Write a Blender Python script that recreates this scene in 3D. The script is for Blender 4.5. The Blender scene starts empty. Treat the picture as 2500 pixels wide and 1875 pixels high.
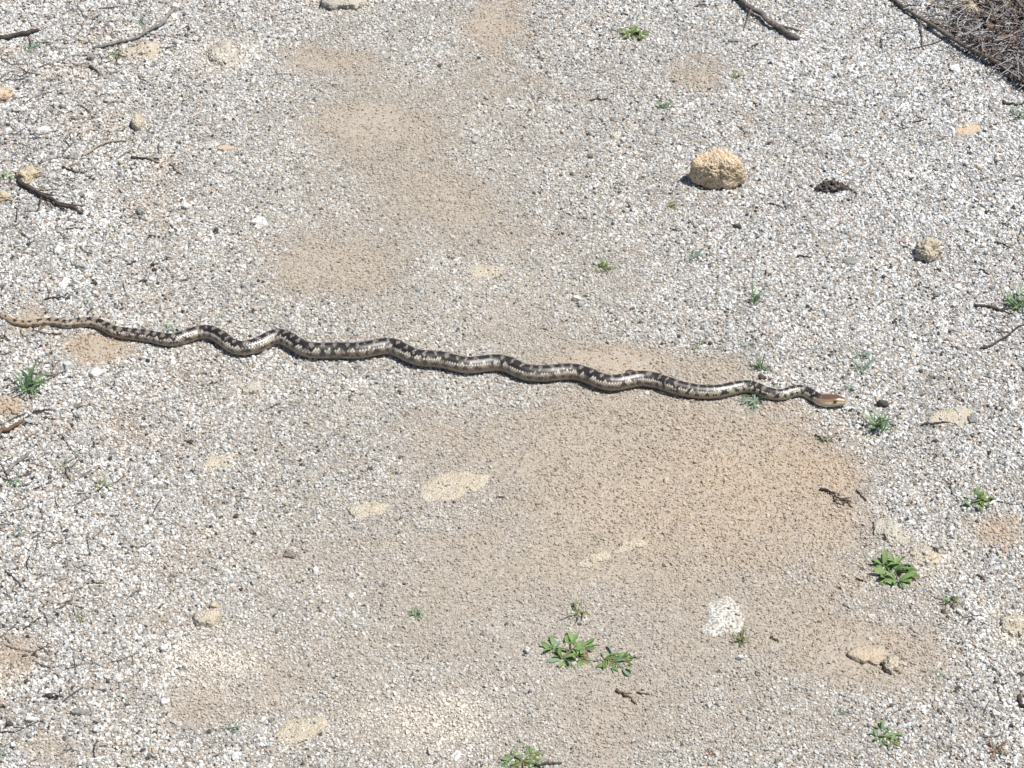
import bpy, bmesh, math, random
import numpy as np
from mathutils import Vector, Matrix, noise as mnoise

random.seed(7)
rng = np.random.default_rng(11)
sc = bpy.context.scene
col = sc.collection

# ------------------------------------------------------------------ camera
PITCH = math.radians(40.0)
DIST = 4.0
HALF = 0.1875                     # tan of the half horizontal angle
CAM = np.array([0.0, -DIST * math.cos(PITCH), DIST * math.sin(PITCH)])
cam_data = bpy.data.cameras.new('camera')
cam = bpy.data.objects.new('camera', cam_data)
col.objects.link(cam)
cam.location = CAM
cam.rotation_euler = (math.pi / 2 - PITCH, 0, 0)
cam_data.sensor_width = 36.0
cam_data.lens = 18.0 / HALF
cam_data.clip_start = 0.05
cam_data.clip_end = 3000
sc.camera = cam

# ------------------------------------------------------------------ light
SUN = Vector((0.42, -0.04, 0.90)).normalized()
sun_el = math.asin(SUN.z)
sun_az = math.atan2(SUN.x, SUN.y)
world = bpy.data.worlds.new('World')
sc.world = world
world.use_nodes = True
wn = world.node_tree.nodes
wl = world.node_tree.links
wn.clear()
w_out = wn.new('ShaderNodeOutputWorld')
w_bg = wn.new('ShaderNodeBackground')
w_sky = wn.new('ShaderNodeTexSky')
w_sky.sky_type = 'NISHITA'
w_sky.sun_disc = False
w_sky.sun_elevation = sun_el
w_sky.sun_rotation = sun_az
w_bg.inputs[1].default_value = 0.06
wl.new(w_sky.outputs[0], w_bg.inputs[0])
wl.new(w_bg.outputs[0], w_out.inputs[0])
sun_data = bpy.data.lights.new('sun', 'SUN')
sun_data.energy = 4.95
sun_data.angle = math.radians(0.53)
sun_data.color = (1.0, 0.965, 0.91)
sun = bpy.data.objects.new('sun', sun_data)
col.objects.link(sun)
sun.rotation_euler = SUN.to_track_quat('Z', 'Y').to_euler()
sun.location = (2, 1, 4)
sc.view_settings.view_transform = 'Standard'
sc.view_settings.look = 'None'
sc.view_settings.gamma = 1.0
sc.view_settings.exposure = 0.24

# ------------------------------------------------------------------ helpers
def hash2(ix, iy, seed):
    v = np.sin(ix * 127.1 + iy * 311.7 + seed * 74.7) * 43758.5453
    return v - np.floor(v)

def vnoise(x, y, seed=0):
    ix = np.floor(x); iy = np.floor(y)
    fx = x - ix; fy = y - iy
    ux = fx * fx * (3 - 2 * fx); uy = fy * fy * (3 - 2 * fy)
    a = hash2(ix, iy, seed); b = hash2(ix + 1, iy, seed)
    c = hash2(ix, iy + 1, seed); d = hash2(ix + 1, iy + 1, seed)
    return (a * (1 - ux) + b * ux) * (1 - uy) + (c * (1 - ux) + d * ux) * uy

def fbm(x, y, seed=0, o=3):
    t = 0; a = 0.5; n = 0
    for k in range(o):
        t = t + a * vnoise(x * 2 ** k, y * 2 ** k, seed + k * 13); n += a; a *= 0.5
    return t / n

def height(x, y):
    x = np.asarray(x, float); y = np.asarray(y, float)
    h = 0.012 * (fbm(x * 2.1 + 7, y * 2.1 + 3, 1) - 0.5)
    h = h + 0.005 * (fbm(x * 8, y * 8, 5) - 0.5)
    h = h + 0.0032 * (fbm(x * 30, y * 30, 9, 2) - 0.5)
    return h

def hz(x, y):
    return float(height(np.array([x]), np.array([y]))[0])

FW = np.array([0, math.cos(PITCH), -math.sin(PITCH)])
UP = np.array([0, math.sin(PITCH), math.cos(PITCH)])

def ray(px, py):                      # photograph pixel (2500 x 1875) to view direction
    u = (px / 2500 - 0.5) * 2 * HALF
    v = (0.5 - py / 1875) * 2 * HALF * 0.75
    return FW + np.array([u, 0, 0]) + UP * v

def gsrc(px, py, off=0.0):            # point on the ground under a photograph pixel
    d = ray(px, py); z = off; p = None
    for _ in range(7):
        t = (z - CAM[2]) / d[2]
        p = CAM + d * t
        z = hz(p[0], p[1]) + off
    return p, t * 2 * HALF / 2500     # point, metres per photograph pixel there

K = 2500 / 2212.0                     # working sheet was 2212 wide
def g(px, py, off=0.0):
    p, m = gsrc(px * K, py * K, off)
    return p, m * K

def tag(o, label=None, cat=None, group=None, kind=None):
    if label: o['label'] = label
    if cat: o['category'] = cat
    if group: o['group'] = group
    if kind: o['kind'] = kind
    return o

def mesh_obj(name, verts, faces, mat, parent=None, smooth=True):
    me = bpy.data.meshes.new(name)
    me.from_pydata([tuple(v) for v in verts], [], faces)
    me.update()
    if smooth:
        me.polygons.foreach_set('use_smooth', [True] * len(me.polygons))
    me.materials.append(mat)
    o = bpy.data.objects.new(name, me)
    col.objects.link(o)
    if parent: o.parent = parent
    return o

def empty(name, loc):
    o = bpy.data.objects.new(name, None)
    o.empty_display_size = 0.02
    col.objects.link(o)
    o.location = loc
    return o

# ------------------------------------------------------------------ materials
def new_mat(name):
    m = bpy.data.materials.new(name)
    m.use_nodes = True
    nt = m.node_tree
    b = nt.nodes['Principled BSDF']
    return m, nt, b

def N(nt, t, **kw):
    n = nt.nodes.new(t)
    for k, v in kw.items():
        setattr(n, k, v)
    return n

def mixc(nt, fac, a, b, mode='MIX'):
    m = N(nt, 'ShaderNodeMix', data_type='RGBA', blend_type=mode)
    for i, v in ((0, fac), (6, a), (7, b)):
        if hasattr(v, 'links') or hasattr(v, 'node'):
            nt.links.new(v, m.inputs[i])
        else:
            m.inputs[i].default_value = v if i == 0 else (*v, 1) if len(v) == 3 else v
    return m.outputs[2]

def ramp(nt, src, p0, p1, c0=(0, 0, 0), c1=(1, 1, 1)):
    r = N(nt, 'ShaderNodeValToRGB')
    r.color_ramp.elements[0].position = p0; r.color_ramp.elements[1].position = p1
    r.color_ramp.elements[0].color = (*c0, 1); r.color_ramp.elements[1].color = (*c1, 1)
    nt.links.new(src, r.inputs[0])
    return r.outputs[0]

def tex(nt, kind, scale, detail=3, vec=None, **kw):
    n = N(nt, kind, **kw)
    n.inputs['Scale'].default_value = scale
    if 'Detail' in n.inputs: n.inputs['Detail'].default_value = detail
    if vec is not None: nt.links.new(vec, n.inputs['Vector'])
    return n

def bump(nt, b, src, dist, strength=1.0):
    n = N(nt, 'ShaderNodeBump')
    n.inputs['Strength'].default_value = strength
    n.inputs['Distance'].default_value = dist
    nt.links.new(src, n.inputs['Height'])
    nt.links.new(n.outputs[0], b.inputs['Normal'])

def stone_mat(name, c1, c2, speck=(0.12, 0.1, 0.08), amount=0.32, scale=1.0, bd=0.0016):
    m, nt, b = new_mat(name)
    tc = N(nt, 'ShaderNodeTexCoord').outputs['Object']
    n1 = tex(nt, 'ShaderNodeTexNoise', 70 * scale, 5, tc)
    n2 = tex(nt, 'ShaderNodeTexNoise', 420 * scale, 3, tc)
    n3 = tex(nt, 'ShaderNodeTexVoronoi', 330 * scale, 0, tc)
    c = mixc(nt, ramp(nt, n1.outputs[0], 0.36, 0.64), c1, c2)
    c = mixc(nt, ramp(nt, n2.outputs[0], 0.24 + amount, 0.33 + amount, (1, 1, 1), (0, 0, 0)), c, speck) if amount > 0 else c
    nt.links.new(c, b.inputs['Base Color'])
    b.inputs['Roughness'].default_value = 0.85
    b.inputs['Specular IOR Level'].default_value = 0.25
    a = N(nt, 'ShaderNodeMath', operation='ADD')
    nt.links.new(n2.outputs[0], a.inputs[0]); nt.links.new(n3.outputs[0], a.inputs[1])
    bump(nt, b, a.outputs[0], bd, 0.9)
    return m

M = {}
M['tan'] = stone_mat('tan sandstone', (0.69, 0.575, 0.42), (0.585, 0.465, 0.32), (0.30, 0.215, 0.14), 0.14, 0.8, 0.0024)
M['cream'] = stone_mat('cream stone', (0.57, 0.515, 0.42), (0.49, 0.435, 0.34), (0.34, 0.29, 0.22), 0.16, 1, 0.0018)
M['pale'] = stone_mat('pale stone', (0.57, 0.54, 0.475), (0.48, 0.445, 0.38), (0.32, 0.28, 0.22), 0.15, 1, 0.002)
M['granite'] = stone_mat('white granite', (0.61, 0.59, 0.535), (0.54, 0.515, 0.46), (0.27, 0.26, 0.245), 0.18, 0.75, 0.0012)
M['white'] = stone_mat('white quartz', (0.70, 0.69, 0.67), (0.60, 0.585, 0.56), (0.5, 0.48, 0.45), 0.05)
M['grey'] = stone_mat('grey stone', (0.30, 0.29, 0.27), (0.22, 0.215, 0.20), (0.12, 0.12, 0.12), 0.1)
M['greenish'] = stone_mat('greenish grey stone', (0.24, 0.26, 0.235), (0.31, 0.32, 0.29), (0.14, 0.15, 0.14), 0.1)
M['dark'] = stone_mat('dark stone', (0.085, 0.078, 0.073), (0.14, 0.13, 0.12), (0.03, 0.028, 0.026), 0.1)
M['purple'] = stone_mat('purplish stone', (0.30, 0.25, 0.225), (0.23, 0.19, 0.17), (0.08, 0.06, 0.05), 0.1)
M['yellow'] = stone_mat('yellow stone', (0.56, 0.49, 0.36), (0.46, 0.39, 0.275), (0.3, 0.19, 0.08), 0.08)
M['rust'] = stone_mat('rusty stone', (0.58, 0.46, 0.345), (0.51, 0.415, 0.32), (0.35, 0.25, 0.15), 0.1)
M['earth'] = stone_mat('sandy earth', (0.54, 0.45, 0.345), (0.47, 0.385, 0.29), (0.25, 0.2, 0.14), 0.1)
M['scat'] = stone_mat('charred crumb', (0.10, 0.083, 0.075), (0.21, 0.18, 0.165), (0.03, 0.025, 0.022), 0.15, 0.8, 0.003)

def bark_mat(name, c1, c2):
    m, nt, b = new_mat(name)
    tc = N(nt, 'ShaderNodeTexCoord').outputs['Object']
    n1 = tex(nt, 'ShaderNodeTexNoise', 160, 5, tc)
    n2 = tex(nt, 'ShaderNodeTexNoise', 700, 2, tc)
    c = mixc(nt, ramp(nt, n1.outputs[0], 0.38, 0.62), c1, c2)
    nt.links.new(c, b.inputs['Base Color'])
    b.inputs['Roughness'].default_value = 0.8
    b.inputs['Specular IOR Level'].default_value = 0.2
    bump(nt, b, n2.outputs[0], 0.0012, 0.8)
    return m
M['bark_grey'] = bark_mat('weathered grey bark', (0.16, 0.145, 0.14), (0.30, 0.28, 0.26))
M['bark_mid'] = bark_mat('grey brown bark', (0.09, 0.075, 0.065), (0.20, 0.175, 0.16))
M['bark_dark'] = bark_mat('dark bark', (0.045, 0.036, 0.032), (0.10, 0.082, 0.072))
M['bark_brown'] = bark_mat('brown bark', (0.12, 0.075, 0.05), (0.20, 0.135, 0.095))
M['bark_pale'] = bark_mat('bleached stem', (0.34, 0.29, 0.23), (0.45, 0.40, 0.33))
M['bone'] = bark_mat('bleached white stem', (0.70, 0.69, 0.66), (0.60, 0.58, 0.55))

def leaf_mat(name, c1, c2):
    m, nt, b = new_mat(name)
    oi = N(nt, 'ShaderNodeObjectInfo')
    tc = N(nt, 'ShaderNodeTexCoord').outputs['Object']
    n1 = tex(nt, 'ShaderNodeTexNoise', 3, 3, tc)
    c = mixc(nt, oi.outputs['Random'], c1, c2)
    c = mixc(nt, ramp(nt, n1.outputs[0], 0.35, 0.7), c, tuple(v * 1.45 for v in c1))
    nt.links.new(c, b.inputs['Base Color'])
    b.inputs['Roughness'].default_value = 0.55
    b.inputs['Specular IOR Level'].default_value = 0.3
    tr = N(nt, 'ShaderNodeBsdfTranslucent')
    nt.links.new(c, tr.inputs['Color'])
    mx = N(nt, 'ShaderNodeMixShader')
    mx.inputs[0].default_value = 0.3
    nt.links.new(b.outputs[0], mx.inputs[1]); nt.links.new(tr.outputs[0], mx.inputs[2])
    nt.links.new(mx.outputs[0], nt.nodes['Material Output'].inputs['Surface'])
    return m
M['leaf'] = leaf_mat('fresh green leaf', (0.17, 0.265, 0.10), (0.29, 0.37, 0.155))
M['blade'] = leaf_mat('blue green blade', (0.15, 0.235, 0.12), (0.23, 0.31, 0.16))
M['sage'] = leaf_mat('sage blade', (0.19, 0.27, 0.20), (0.27, 0.33, 0.25))
M['mossy'] = leaf_mat('dull green leaf', (0.15, 0.235, 0.10), (0.22, 0.30, 0.14))
M['olive'] = leaf_mat('olive blade', (0.17, 0.20, 0.06), (0.24, 0.25, 0.10))
M['stem'] = bark_mat('green brown stem', (0.15, 0.17, 0.08), (0.22, 0.19, 0.11))
M['dry'] = leaf_mat('dry red brown blade', (0.22, 0.11, 0.06), (0.30, 0.19, 0.10))

# ------------------------------------------------------------------ where sand lies bare, in ground coordinates
def blobs(lst):
    out = []
    for cx, cy, rx, ry, s in lst:
        p, m = g(cx, cy)
        e = math.atan2(CAM[2], math.hypot(p[0], p[1] - CAM[1]))
        out.append((p[0], p[1], rx * m, ry * m / math.sin(e), s))
    return out
SAND = blobs([(800, 265, 150, 70, .9), (710, 135, 110, 40, .7), (1060, 60, 90, 80, .7), (1080, 190, 170, 60, .5), (690, 560, 130, 70, .8),
    (820, 600, 80, 50, .5), (620, 610, 80, 40, .4), (900, 400, 200, 90, .4), (1100, 520, 150, 70, .45), (1000, 440, 120, 60, .4), (215, 755, 75, 36, 1.2),
    (70, 665, 55, 35, .7), (60, 705, 50, 25, .6), (1340, 780, 140, 40, .9), (1100, 720, 120, 50, .5), (1230, 790, 150, 40, .5), (1490, 165, 80, 45, .6),
    (1560, 800, 90, 40, .5), (1500, 1000, 350, 150, .65), (1700, 1050, 200, 140, .6), (1350, 900, 250, 80, .5), (1050, 950, 200, 90, .35), (1250, 1100, 300, 120, .45),
    (1800, 1150, 150, 150, .35), (1300, 1250, 300, 150, .35), (1000, 1250, 250, 120, .3), (1700, 1350, 300, 150, .4), (1850, 1420, 160, 80, .6), (1200, 1550, 300, 120, .4),
    (700, 1200, 150, 80, .35), (620, 1450, 150, 120, .3), (800, 1480, 200, 120, .35), (700, 900, 200, 60, .3), (500, 960, 150, 60, .25), (1500, 1500, 200, 120, .35),
    (2150, 1140, 90, 40, .6), (15, 880, 50, 30, .9), (340, 1330, 60, 50, .4), (25, 1400, 70, 60, .6), (120, 1620, 80, 40, .5), (400, 1520, 120, 60, .45), (1980, 1420, 90, 60, .3)])
SMOOTH = blobs([(800, 265, 130, 55, .9), (700, 565, 120, 55, .7), (215, 755, 70, 32, 1.1), (1345, 780, 120, 30, .9), (1060, 50, 70, 60, .7),
    (710, 145, 90, 30, .7), (1850, 1415, 130, 60, .7), (1120, 1010, 130, 60, .6), (1380, 930, 130, 40, .5), (980, 430, 110, 50, .45), (1080, 700, 110, 40, .45),
    (1440, 1050, 120, 50, .4), (620, 1180, 100, 50, .4), (700, 1480, 80, 60, .4), (70, 690, 50, 30, .6), (1500, 160, 60, 30, .6)])
DULL = blobs([(900, 350, 420, 330, .8), (1000, 1300, 700, 420, .75), (1500, 1450, 500, 300, .6), (1150, 700, 350, 200, .5)])

ORANGE = blobs([(1620, 1040, 330, 130, .8), (1780, 1000, 120, 90, .3), (215, 755, 90, 50, .9), (60, 690, 80, 50, .7), (1060, 70, 100, 80, .5), (1340, 790, 150, 50, .5), (2150, 1140, 100, 50, .8), (15, 885, 60, 40, 1.0), (1400, 1180, 250, 120, .5), (1900, 1300, 200, 150, .4)])
PALE = blobs([(470, 1430, 110, 60, 1.0), (905, 1562, 150, 55, .9), (1000, 1540, 60, 40, .6), (545, 838, 50, 30, .6), (2000, 1210, 90, 50, .5), (2186, 1355, 40, 50, .8), (480, 120, 60, 40, .7), (735, 15, 70, 30, .6)])

def field(lst, x, y):
    t = np.zeros_like(x)
    for cx, cy, rx, ry, s in lst:
        t += s * np.exp(-(((x - cx) / rx) ** 2 + ((y - cy) / ry) ** 2))
    return t

def sstep(a, b_, v):
    t = np.clip((v - a) / (b_ - a), 0, 1)
    return t * t * (3 - 2 * t)

def sand_at(x, y):
    t = np.minimum(field(SAND, x, y), 1.1)
    v = t + 0.75 * (fbm(x * 8, y * 8, 31, 4) - .5) + 0.45 * (fbm(x * 38, y * 38, 37, 3) - .5)
    return sstep(.12, .85, v) * 0.92 * sstep(0.02, .2, t)

def smooth_at(x, y):
    t = field(SMOOTH, x, y)
    v = t + 0.8 * (fbm(x * 14, y * 14, 41, 4) - .5) + 0.5 * (fbm(x * 60, y * 60, 43, 3) - .5)
    return sstep(.35, .95, v) * sstep(0.05, .3, t)

def in_view(x, y, pad):
    t = (y - CAM[1])
    yn, yf = g(1106, 1659)[0][1] - pad, g(1106, 0)[0][1] + pad * 1.3
    dpt = FW[1] * t + FW[2] * (-CAM[2])
    return (y > yn) & (y < yf) & (np.abs(x) < dpt * HALF + pad)
# ------------------------------------------------------------------ ground: one sheet to the horizon
core = np.arange(-1.7, 1.7001, 0.0125)
far = 1.7 + np.cumsum(0.02 * 1.22 ** np.arange(1, 48))
axis = np.concatenate([-far[::-1], core, far])
n = len(axis)
gx, gy = np.meshgrid(axis, axis)
gz = height(gx, gy)
gv = np.stack([gx.ravel(), gy.ravel(), gz.ravel()], 1)
i = np.arange(n * n).reshape(n, n)
gf = np.stack([i[:-1, :-1].ravel(), i[:-1, 1:].ravel(), i[1:, 1:].ravel(), i[1:, :-1].ravel()], 1)
me = bpy.data.meshes.new('ground')
me.from_pydata(gv.tolist(), [], gf.tolist())
me.polygons.foreach_set('use_smooth', [True] * len(me.polygons))
at = me.attributes.new('open', 'FLOAT', 'POINT')
at.data.foreach_set('value', (~in_view(gx.ravel(), gy.ravel(), 0.2)).astype(np.float32))
at = me.attributes.new('warm', 'FLOAT', 'POINT')
at.data.foreach_set('value', np.clip(field(ORANGE, gx.ravel(), gy.ravel()), 0, 1).astype(np.float32))
at = me.attributes.new('sand', 'FLOAT', 'POINT')
at.data.foreach_set('value', np.maximum(sand_at(gx.ravel(), gy.ravel()), .62 * np.clip(field(DULL, gx.ravel(), gy.ravel()), 0, 1)).astype(np.float32))
ground = bpy.data.objects.new('ground', me)
col.objects.link(ground)
tag(ground, 'pale sandy gravel ground of the trail', 'ground', kind='structure')
m, nt, b = new_mat('sandy ground')
tc = N(nt, 'ShaderNodeTexCoord').outputs['Object']
sa = N(nt, 'ShaderNodeAttribute', attribute_name='sand')
v1 = tex(nt, 'ShaderNodeTexVoronoi', 330, 0, tc)
v2 = tex(nt, 'ShaderNodeTexVoronoi', 640, 0, tc)
n1 = tex(nt, 'ShaderNodeTexNoise', 14, 5, tc)
n2 = tex(nt, 'ShaderNodeTexNoise', 900, 2, tc)
wa = N(nt, 'ShaderNodeAttribute', attribute_name='warm')
sandc = mixc(nt, wa.outputs['Fac'], (0.41, 0.352, 0.285), (0.48, 0.37, 0.265))
base = mixc(nt, sa.outputs['Fac'], (0.17, 0.16, 0.15), sandc)
base = mixc(nt, ramp(nt, n1.outputs[0], 0.35, 0.7, (0, 0, 0), (.4, .4, .4)), base, (0.30, 0.265, 0.23))
sep = N(nt, 'ShaderNodeSeparateColor')
nt.links.new(v1.outputs['Color'], sep.inputs[0])
base = mixc(nt, ramp(nt, sep.outputs[0], 0.45, 0.75), base, (0.46, 0.42, 0.37))
base = mixc(nt, ramp(nt, sep.outputs[1], 0.90, 0.95), base, (0.10, 0.085, 0.075))
sep2 = N(nt, 'ShaderNodeSeparateColor')
nt.links.new(v2.outputs['Color'], sep2.inputs[0])
base = mixc(nt, ramp(nt, sep2.outputs[0], 0.5, 0.9, (0, 0, 0), (.5, .5, .5)), base, (0.44, 0.38, 0.31))
op = N(nt, 'ShaderNodeAttribute', attribute_name='open')
gr = mixc(nt, sep.outputs[2], (0.30, 0.295, 0.285), (0.64, 0.63, 0.61))
gr = mixc(nt, ramp(nt, sep.outputs[1], 0.90, 0.95), gr, (0.10, 0.095, 0.09))
base = mixc(nt, op.outputs['Fac'], base, gr)
nt.links.new(base, b.inputs['Base Color'])
b.inputs['Roughness'].default_value = 0.95
b.inputs['Specular IOR Level'].default_value = 0.1
ad = N(nt, 'ShaderNodeMath', operation='ADD')
nt.links.new(v1.outputs['Distance'], ad.inputs[0]); nt.links.new(n2.outputs[0], ad.inputs[1])
bump(nt, b, ad.outputs[0], -0.0014, 0.8)
me.materials.append(m)

# ------------------------------------------------------------------ stones
ICO = {}
def ico(sub):
    if sub not in ICO:
        bm = bmesh.new()
        bmesh.ops.create_icosphere(bm, subdivisions=sub, radius=1)
        bm.verts.ensure_lookup_table()
        ICO[sub] = (np.array([v.co[:] for v in bm.verts]), [[v.index for v in f.verts] for f in bm.faces])
        bm.free()
    return ICO[sub]

def mesh_jag(t, sd):
    x = np.cos(t) * 6 + 20; y = np.sin(t) * 6 + sd % 17
    return fbm(x, y, sd % 31, 3) - .5

CLEAR = []                             # footprints that loose grains keep out of
def stone(name, cx, cy, w, h, rz, mat, label, cat='stone', group=None, outline=None, bury=0.5, rough=0.16,
          facets=5, boxy=2.4, sub=4, seed=None, smooth=True, jag=0.22):
    rs = np.random.default_rng(seed if seed is not None else int(cx * 7 + cy * 13))
    rz = rz / 1000
    zc = rz * (1 - 2 * bury)
    p, mpp = g(cx, cy, zc)
    e = math.atan2(CAM[2], math.hypot(p[0], p[1] - CAM[1]))
    rx = w / 2 * mpp
    ry = max(math.sqrt(max((h / 2 * mpp) ** 2 - (rz * math.cos(e)) ** 2, 0)) / math.sin(e), 0.38 * rx, rz * 0.6)
    dirs, faces = ico(sub)
    d = dirs.copy()
    for _ in range(facets):
        nn = rs.normal(size=3); nn[2] = abs(nn[2]) * 0.8; nn /= np.linalg.norm(nn)
        lim = rs.uniform(0.72, 0.93)
        t = d @ nn
        k = t > lim
        d[k] -= np.outer((t[k] - lim) * 0.9, nn)
    rho = np.hypot(d[:, 0], d[:, 1])
    ks = np.linalg.norm(d, axis=1) / (rho ** boxy + np.abs(d[:, 2]) ** boxy + 1e-9) ** (1 / boxy)
    ks = np.clip(ks, 0.9, 1.35)
    th = np.arctan2(d[:, 1], d[:, 0])
    if outline:
        pts = np.array([g(px, py)[0][:2] for px, py in outline])
        c0 = (pts.max(0) + pts.min(0)) / 2
        p[0], p[1] = c0
        a = np.arctan2(pts[:, 1] - c0[1], pts[:, 0] - c0[0]); r = np.hypot(pts[:, 0] - c0[0], pts[:, 1] - c0[1])
        o_ = np.argsort(a); a = a[o_]; r = r[o_]
        a2 = np.concatenate([a - 2 * np.pi, a, a + 2 * np.pi]); r2 = np.tile(r, 3)
        fn = lambda t: np.interp(t, a2, r2)
        R = fn(th)
        v = np.stack([d[:, 0] * ks * R, d[:, 1] * ks * R, d[:, 2] * ks * rz], 1)
        # the widest ring follows the traced outline
        s = np.hypot(v[:, 0], v[:, 1]) / np.maximum(R, 1e-6)
        v[:, :2] /= max(s.max(), 1e-6)
        rx = ry = R.mean()
    else:
        ph = rs.uniform(0, 6.28, 3)
        wob = 1 + 0.07 * np.sin(2 * th + ph[0]) + 0.06 * np.sin(3 * th + ph[1]) + 0.035 * np.sin(5 * th + ph[2])
        fn = None
        v = np.stack([d[:, 0] * ks * rx * wob, d[:, 1] * ks * ry * wob, d[:, 2] * ks * rz], 1)
        v[:, :2] /= np.quantile(ks[np.abs(d[:, 2]) < 0.3], 0.9)
    amp = rough * min(rx, ry, max(rz, 0.004) * 1.6)
    fr = 1.6 / max(min(rx, ry), 0.004)
    sd = Vector((rs.uniform(0, 50), rs.uniform(0, 50), rs.uniform(0, 50)))
    disp = np.empty(len(v))
    for j in range(len(v)):
        q = Vector(v[j])
        disp[j] = mnoise.noise(q * fr + sd) + 0.6 * mnoise.noise(q * fr * 2.7 + sd) + 0.5 * mnoise.noise(q * fr * 7 + sd) - 0.5 * abs(mnoise.noise(q * 160 + sd)) + 0.35 * mnoise.noise(q * 420 + sd)
    nrm = v / np.maximum(np.linalg.norm(v, axis=1, keepdims=True), 1e-9)
    edge_ = mesh_jag(th, seed if seed is not None else int(cx)) * jag if outline else 0
    if outline: v[:, :2] *= (1 + edge_)[:, None]
    v = v + nrm * (disp * amp)[:, None]
    o = mesh_obj(name, v, faces, mat, smooth=smooth)
    o.location = (p[0], p[1], hz(p[0], p[1]) + zc)
    tag(o, label, cat, group)
    CLEAR.append((p[0], p[1], rx * 0.93, ry * 0.93, fn, zc, rz))
    return o

stone('round_stone', 1551, 369, 112, 92, 37, M['tan'], 'round knobbly tan stone sitting proud on the white gravel', bury=0.20, rough=0.16, facets=3, boxy=2.1, sub=5, seed=3)
stone('stone', 2003, 541, 58, 50, 18, M['cream'], 'small pitted cream stone with dark hollows and a leaf fragment at its foot', bury=0.2, rough=0.30, facets=7, sub=5, seed=9)
stone('flat_stone', 2092, 278, 66, 30, 6, M['rust'], 'flat pinkish tan stone set level in the white gravel', outline=[(2060, 277), (2075, 268), (2098, 265), (2122, 266), (2125, 280), (2110, 290), (2085, 294), (2066, 289)], bury=0.74, boxy=3.4)
stone('flat_stone', 2050, 902, 105, 50, 8, M['cream'], 'flat four sided cream stone with a dark stick along its edge', outline=[(2000, 914), (2020, 890), (2050, 882), (2100, 880), (2098, 895), (2086, 920), (2070, 924), (2040, 918)], bury=0.74, boxy=3.4)
stone('flat_stone', 985, 1050, 168, 66, 7, M['cream'], 'largest flat cream stone, leaf shaped and sunk in the trail', outline=[(902, 1078), (905, 1050), (930, 1032), (985, 1022), (1035, 1020), (1068, 1027), (1050, 1045), (1010, 1066), (965, 1083), (930, 1084)], bury=0.74, sub=5, boxy=3.4)
stone('flat_stone', 800, 1100, 110, 42, 6, M['cream'], 'ragged flat cream stone beside the largest leaf shaped one', outline=[(745, 1105), (752, 1095), (785, 1090), (800, 1080), (830, 1084), (855, 1082), (842, 1098), (800, 1112), (775, 1122), (758, 1120)], bury=0.74, boxy=3.4, rough=.2)
stone('flat_stone', 1053, 588, 102, 30, 5, M['cream'], 'thin yellowish flat stone between the snake and the bare sand', outline=[(1000, 584), (1015, 576), (1060, 574), (1104, 585), (1098, 598), (1075, 604), (1045, 600), (1012, 594)], bury=0.74, boxy=3.4, rough=.2)
stone('flat_stone', 1280, 1212, 80, 30, 6, M['cream'], 'lower cream sliver of a broken stone ridge flush with sand', outline=[(1240, 1220), (1256, 1208), (1285, 1196), (1318, 1192), (1322, 1202), (1290, 1214), (1262, 1226), (1245, 1228)], bury=0.74, boxy=3.4, rough=.25)
stone('flat_stone', 1365, 1178, 100, 36, 6, M['cream'], 'upper cream piece of a broken stone ridge flush with sand', outline=[(1316, 1196), (1330, 1183), (1355, 1166), (1395, 1160), (1418, 1166), (1404, 1178), (1372, 1182), (1352, 1190), (1335, 1197)], bury=0.74, boxy=3.4, rough=.25)
stone('granite_stone', 1568, 1328, 105, 98, 12, M['granite'], 'white speckled granite block sunk in the tan sand', outline=[(1512, 1370), (1516, 1340), (1524, 1318), (1540, 1290), (1575, 1280), (1605, 1285), (1620, 1308), (1616, 1345), (1606, 1366), (1570, 1374), (1535, 1378)], bury=0.84, sub=5, boxy=4, jag=.08)
stone('stone', 450, 1339, 66, 38, 8, M['cream'], 'small cream stone with a smaller pebble just behind it', outline=[(418, 1345), (425, 1330), (450, 1322), (484, 1320), (482, 1338), (470, 1354), (440, 1357), (424, 1354)], bury=0.42)
stone('pebble', 464, 1309, 26, 18, 6, M['cream'], 'tiny cream pebble just behind a small cream stone', 'pebble', bury=0.4, sub=3)
stone('flat_stone', 475, 1000, 96, 36, 5, M['cream'], 'crumbling cream patch of stone near two white pebbles', outline=[(425, 1010), (440, 994), (480, 982), (522, 982), (515, 996), (480, 1008), (445, 1020), (428, 1018)], bury=0.74, rough=.35, boxy=3.4)
stone('flat_stone', 640, 1577, 145, 64, 7, M['cream'], 'pale wedge shaped stone with a pointed tip, flush with gravel', outline=[(567, 1588), (600, 1575), (620, 1555), (665, 1548), (712, 1556), (690, 1580), (665, 1600), (625, 1608), (595, 1602)], bury=0.74, rough=.2, boxy=3.4)
stone('stone', 312, 112, 112, 42, 12, M['cream'], 'long cream stone with green sprouts at one end', outline=[(240, 112), (280, 100), (320, 88), (355, 98), (362, 116), (345, 130), (300, 126), (262, 124)], bury=0.72, rough=.4)
stone('stone', 482, 122, 84, 66, 11, M['pale'], 'domed pale stone crusted with gravel, top split in lumps', bury=0.7, rough=.5, facets=3)
stone('stone', 745, 10, 100, 34, 14, M['pale'], 'pale lumpy stone with a rusty end at the sand', bury=0.4, rough=.35, outline=[(688, 12), (700, -8), (745, -16), (795, -10), (798, 8), (775, 20), (730, 26), (700, 22)])
stone('stone', 2102, 18, 44, 44, 13, M['yellow'], 'yellow stone caught under dark shrub twigs', bury=0.3, rough=.2)
stone('stone', 2168, 8, 40, 26, 11, M['yellow'], 'smaller yellow stone deep in the shrub litter', bury=0.3, rough=.2)
stone('pebble', 490, 320, 46, 14, 3, M['rust'], 'flat orange chip lying on grey gravel', 'pebble', bury=0.4, sub=3)
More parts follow.
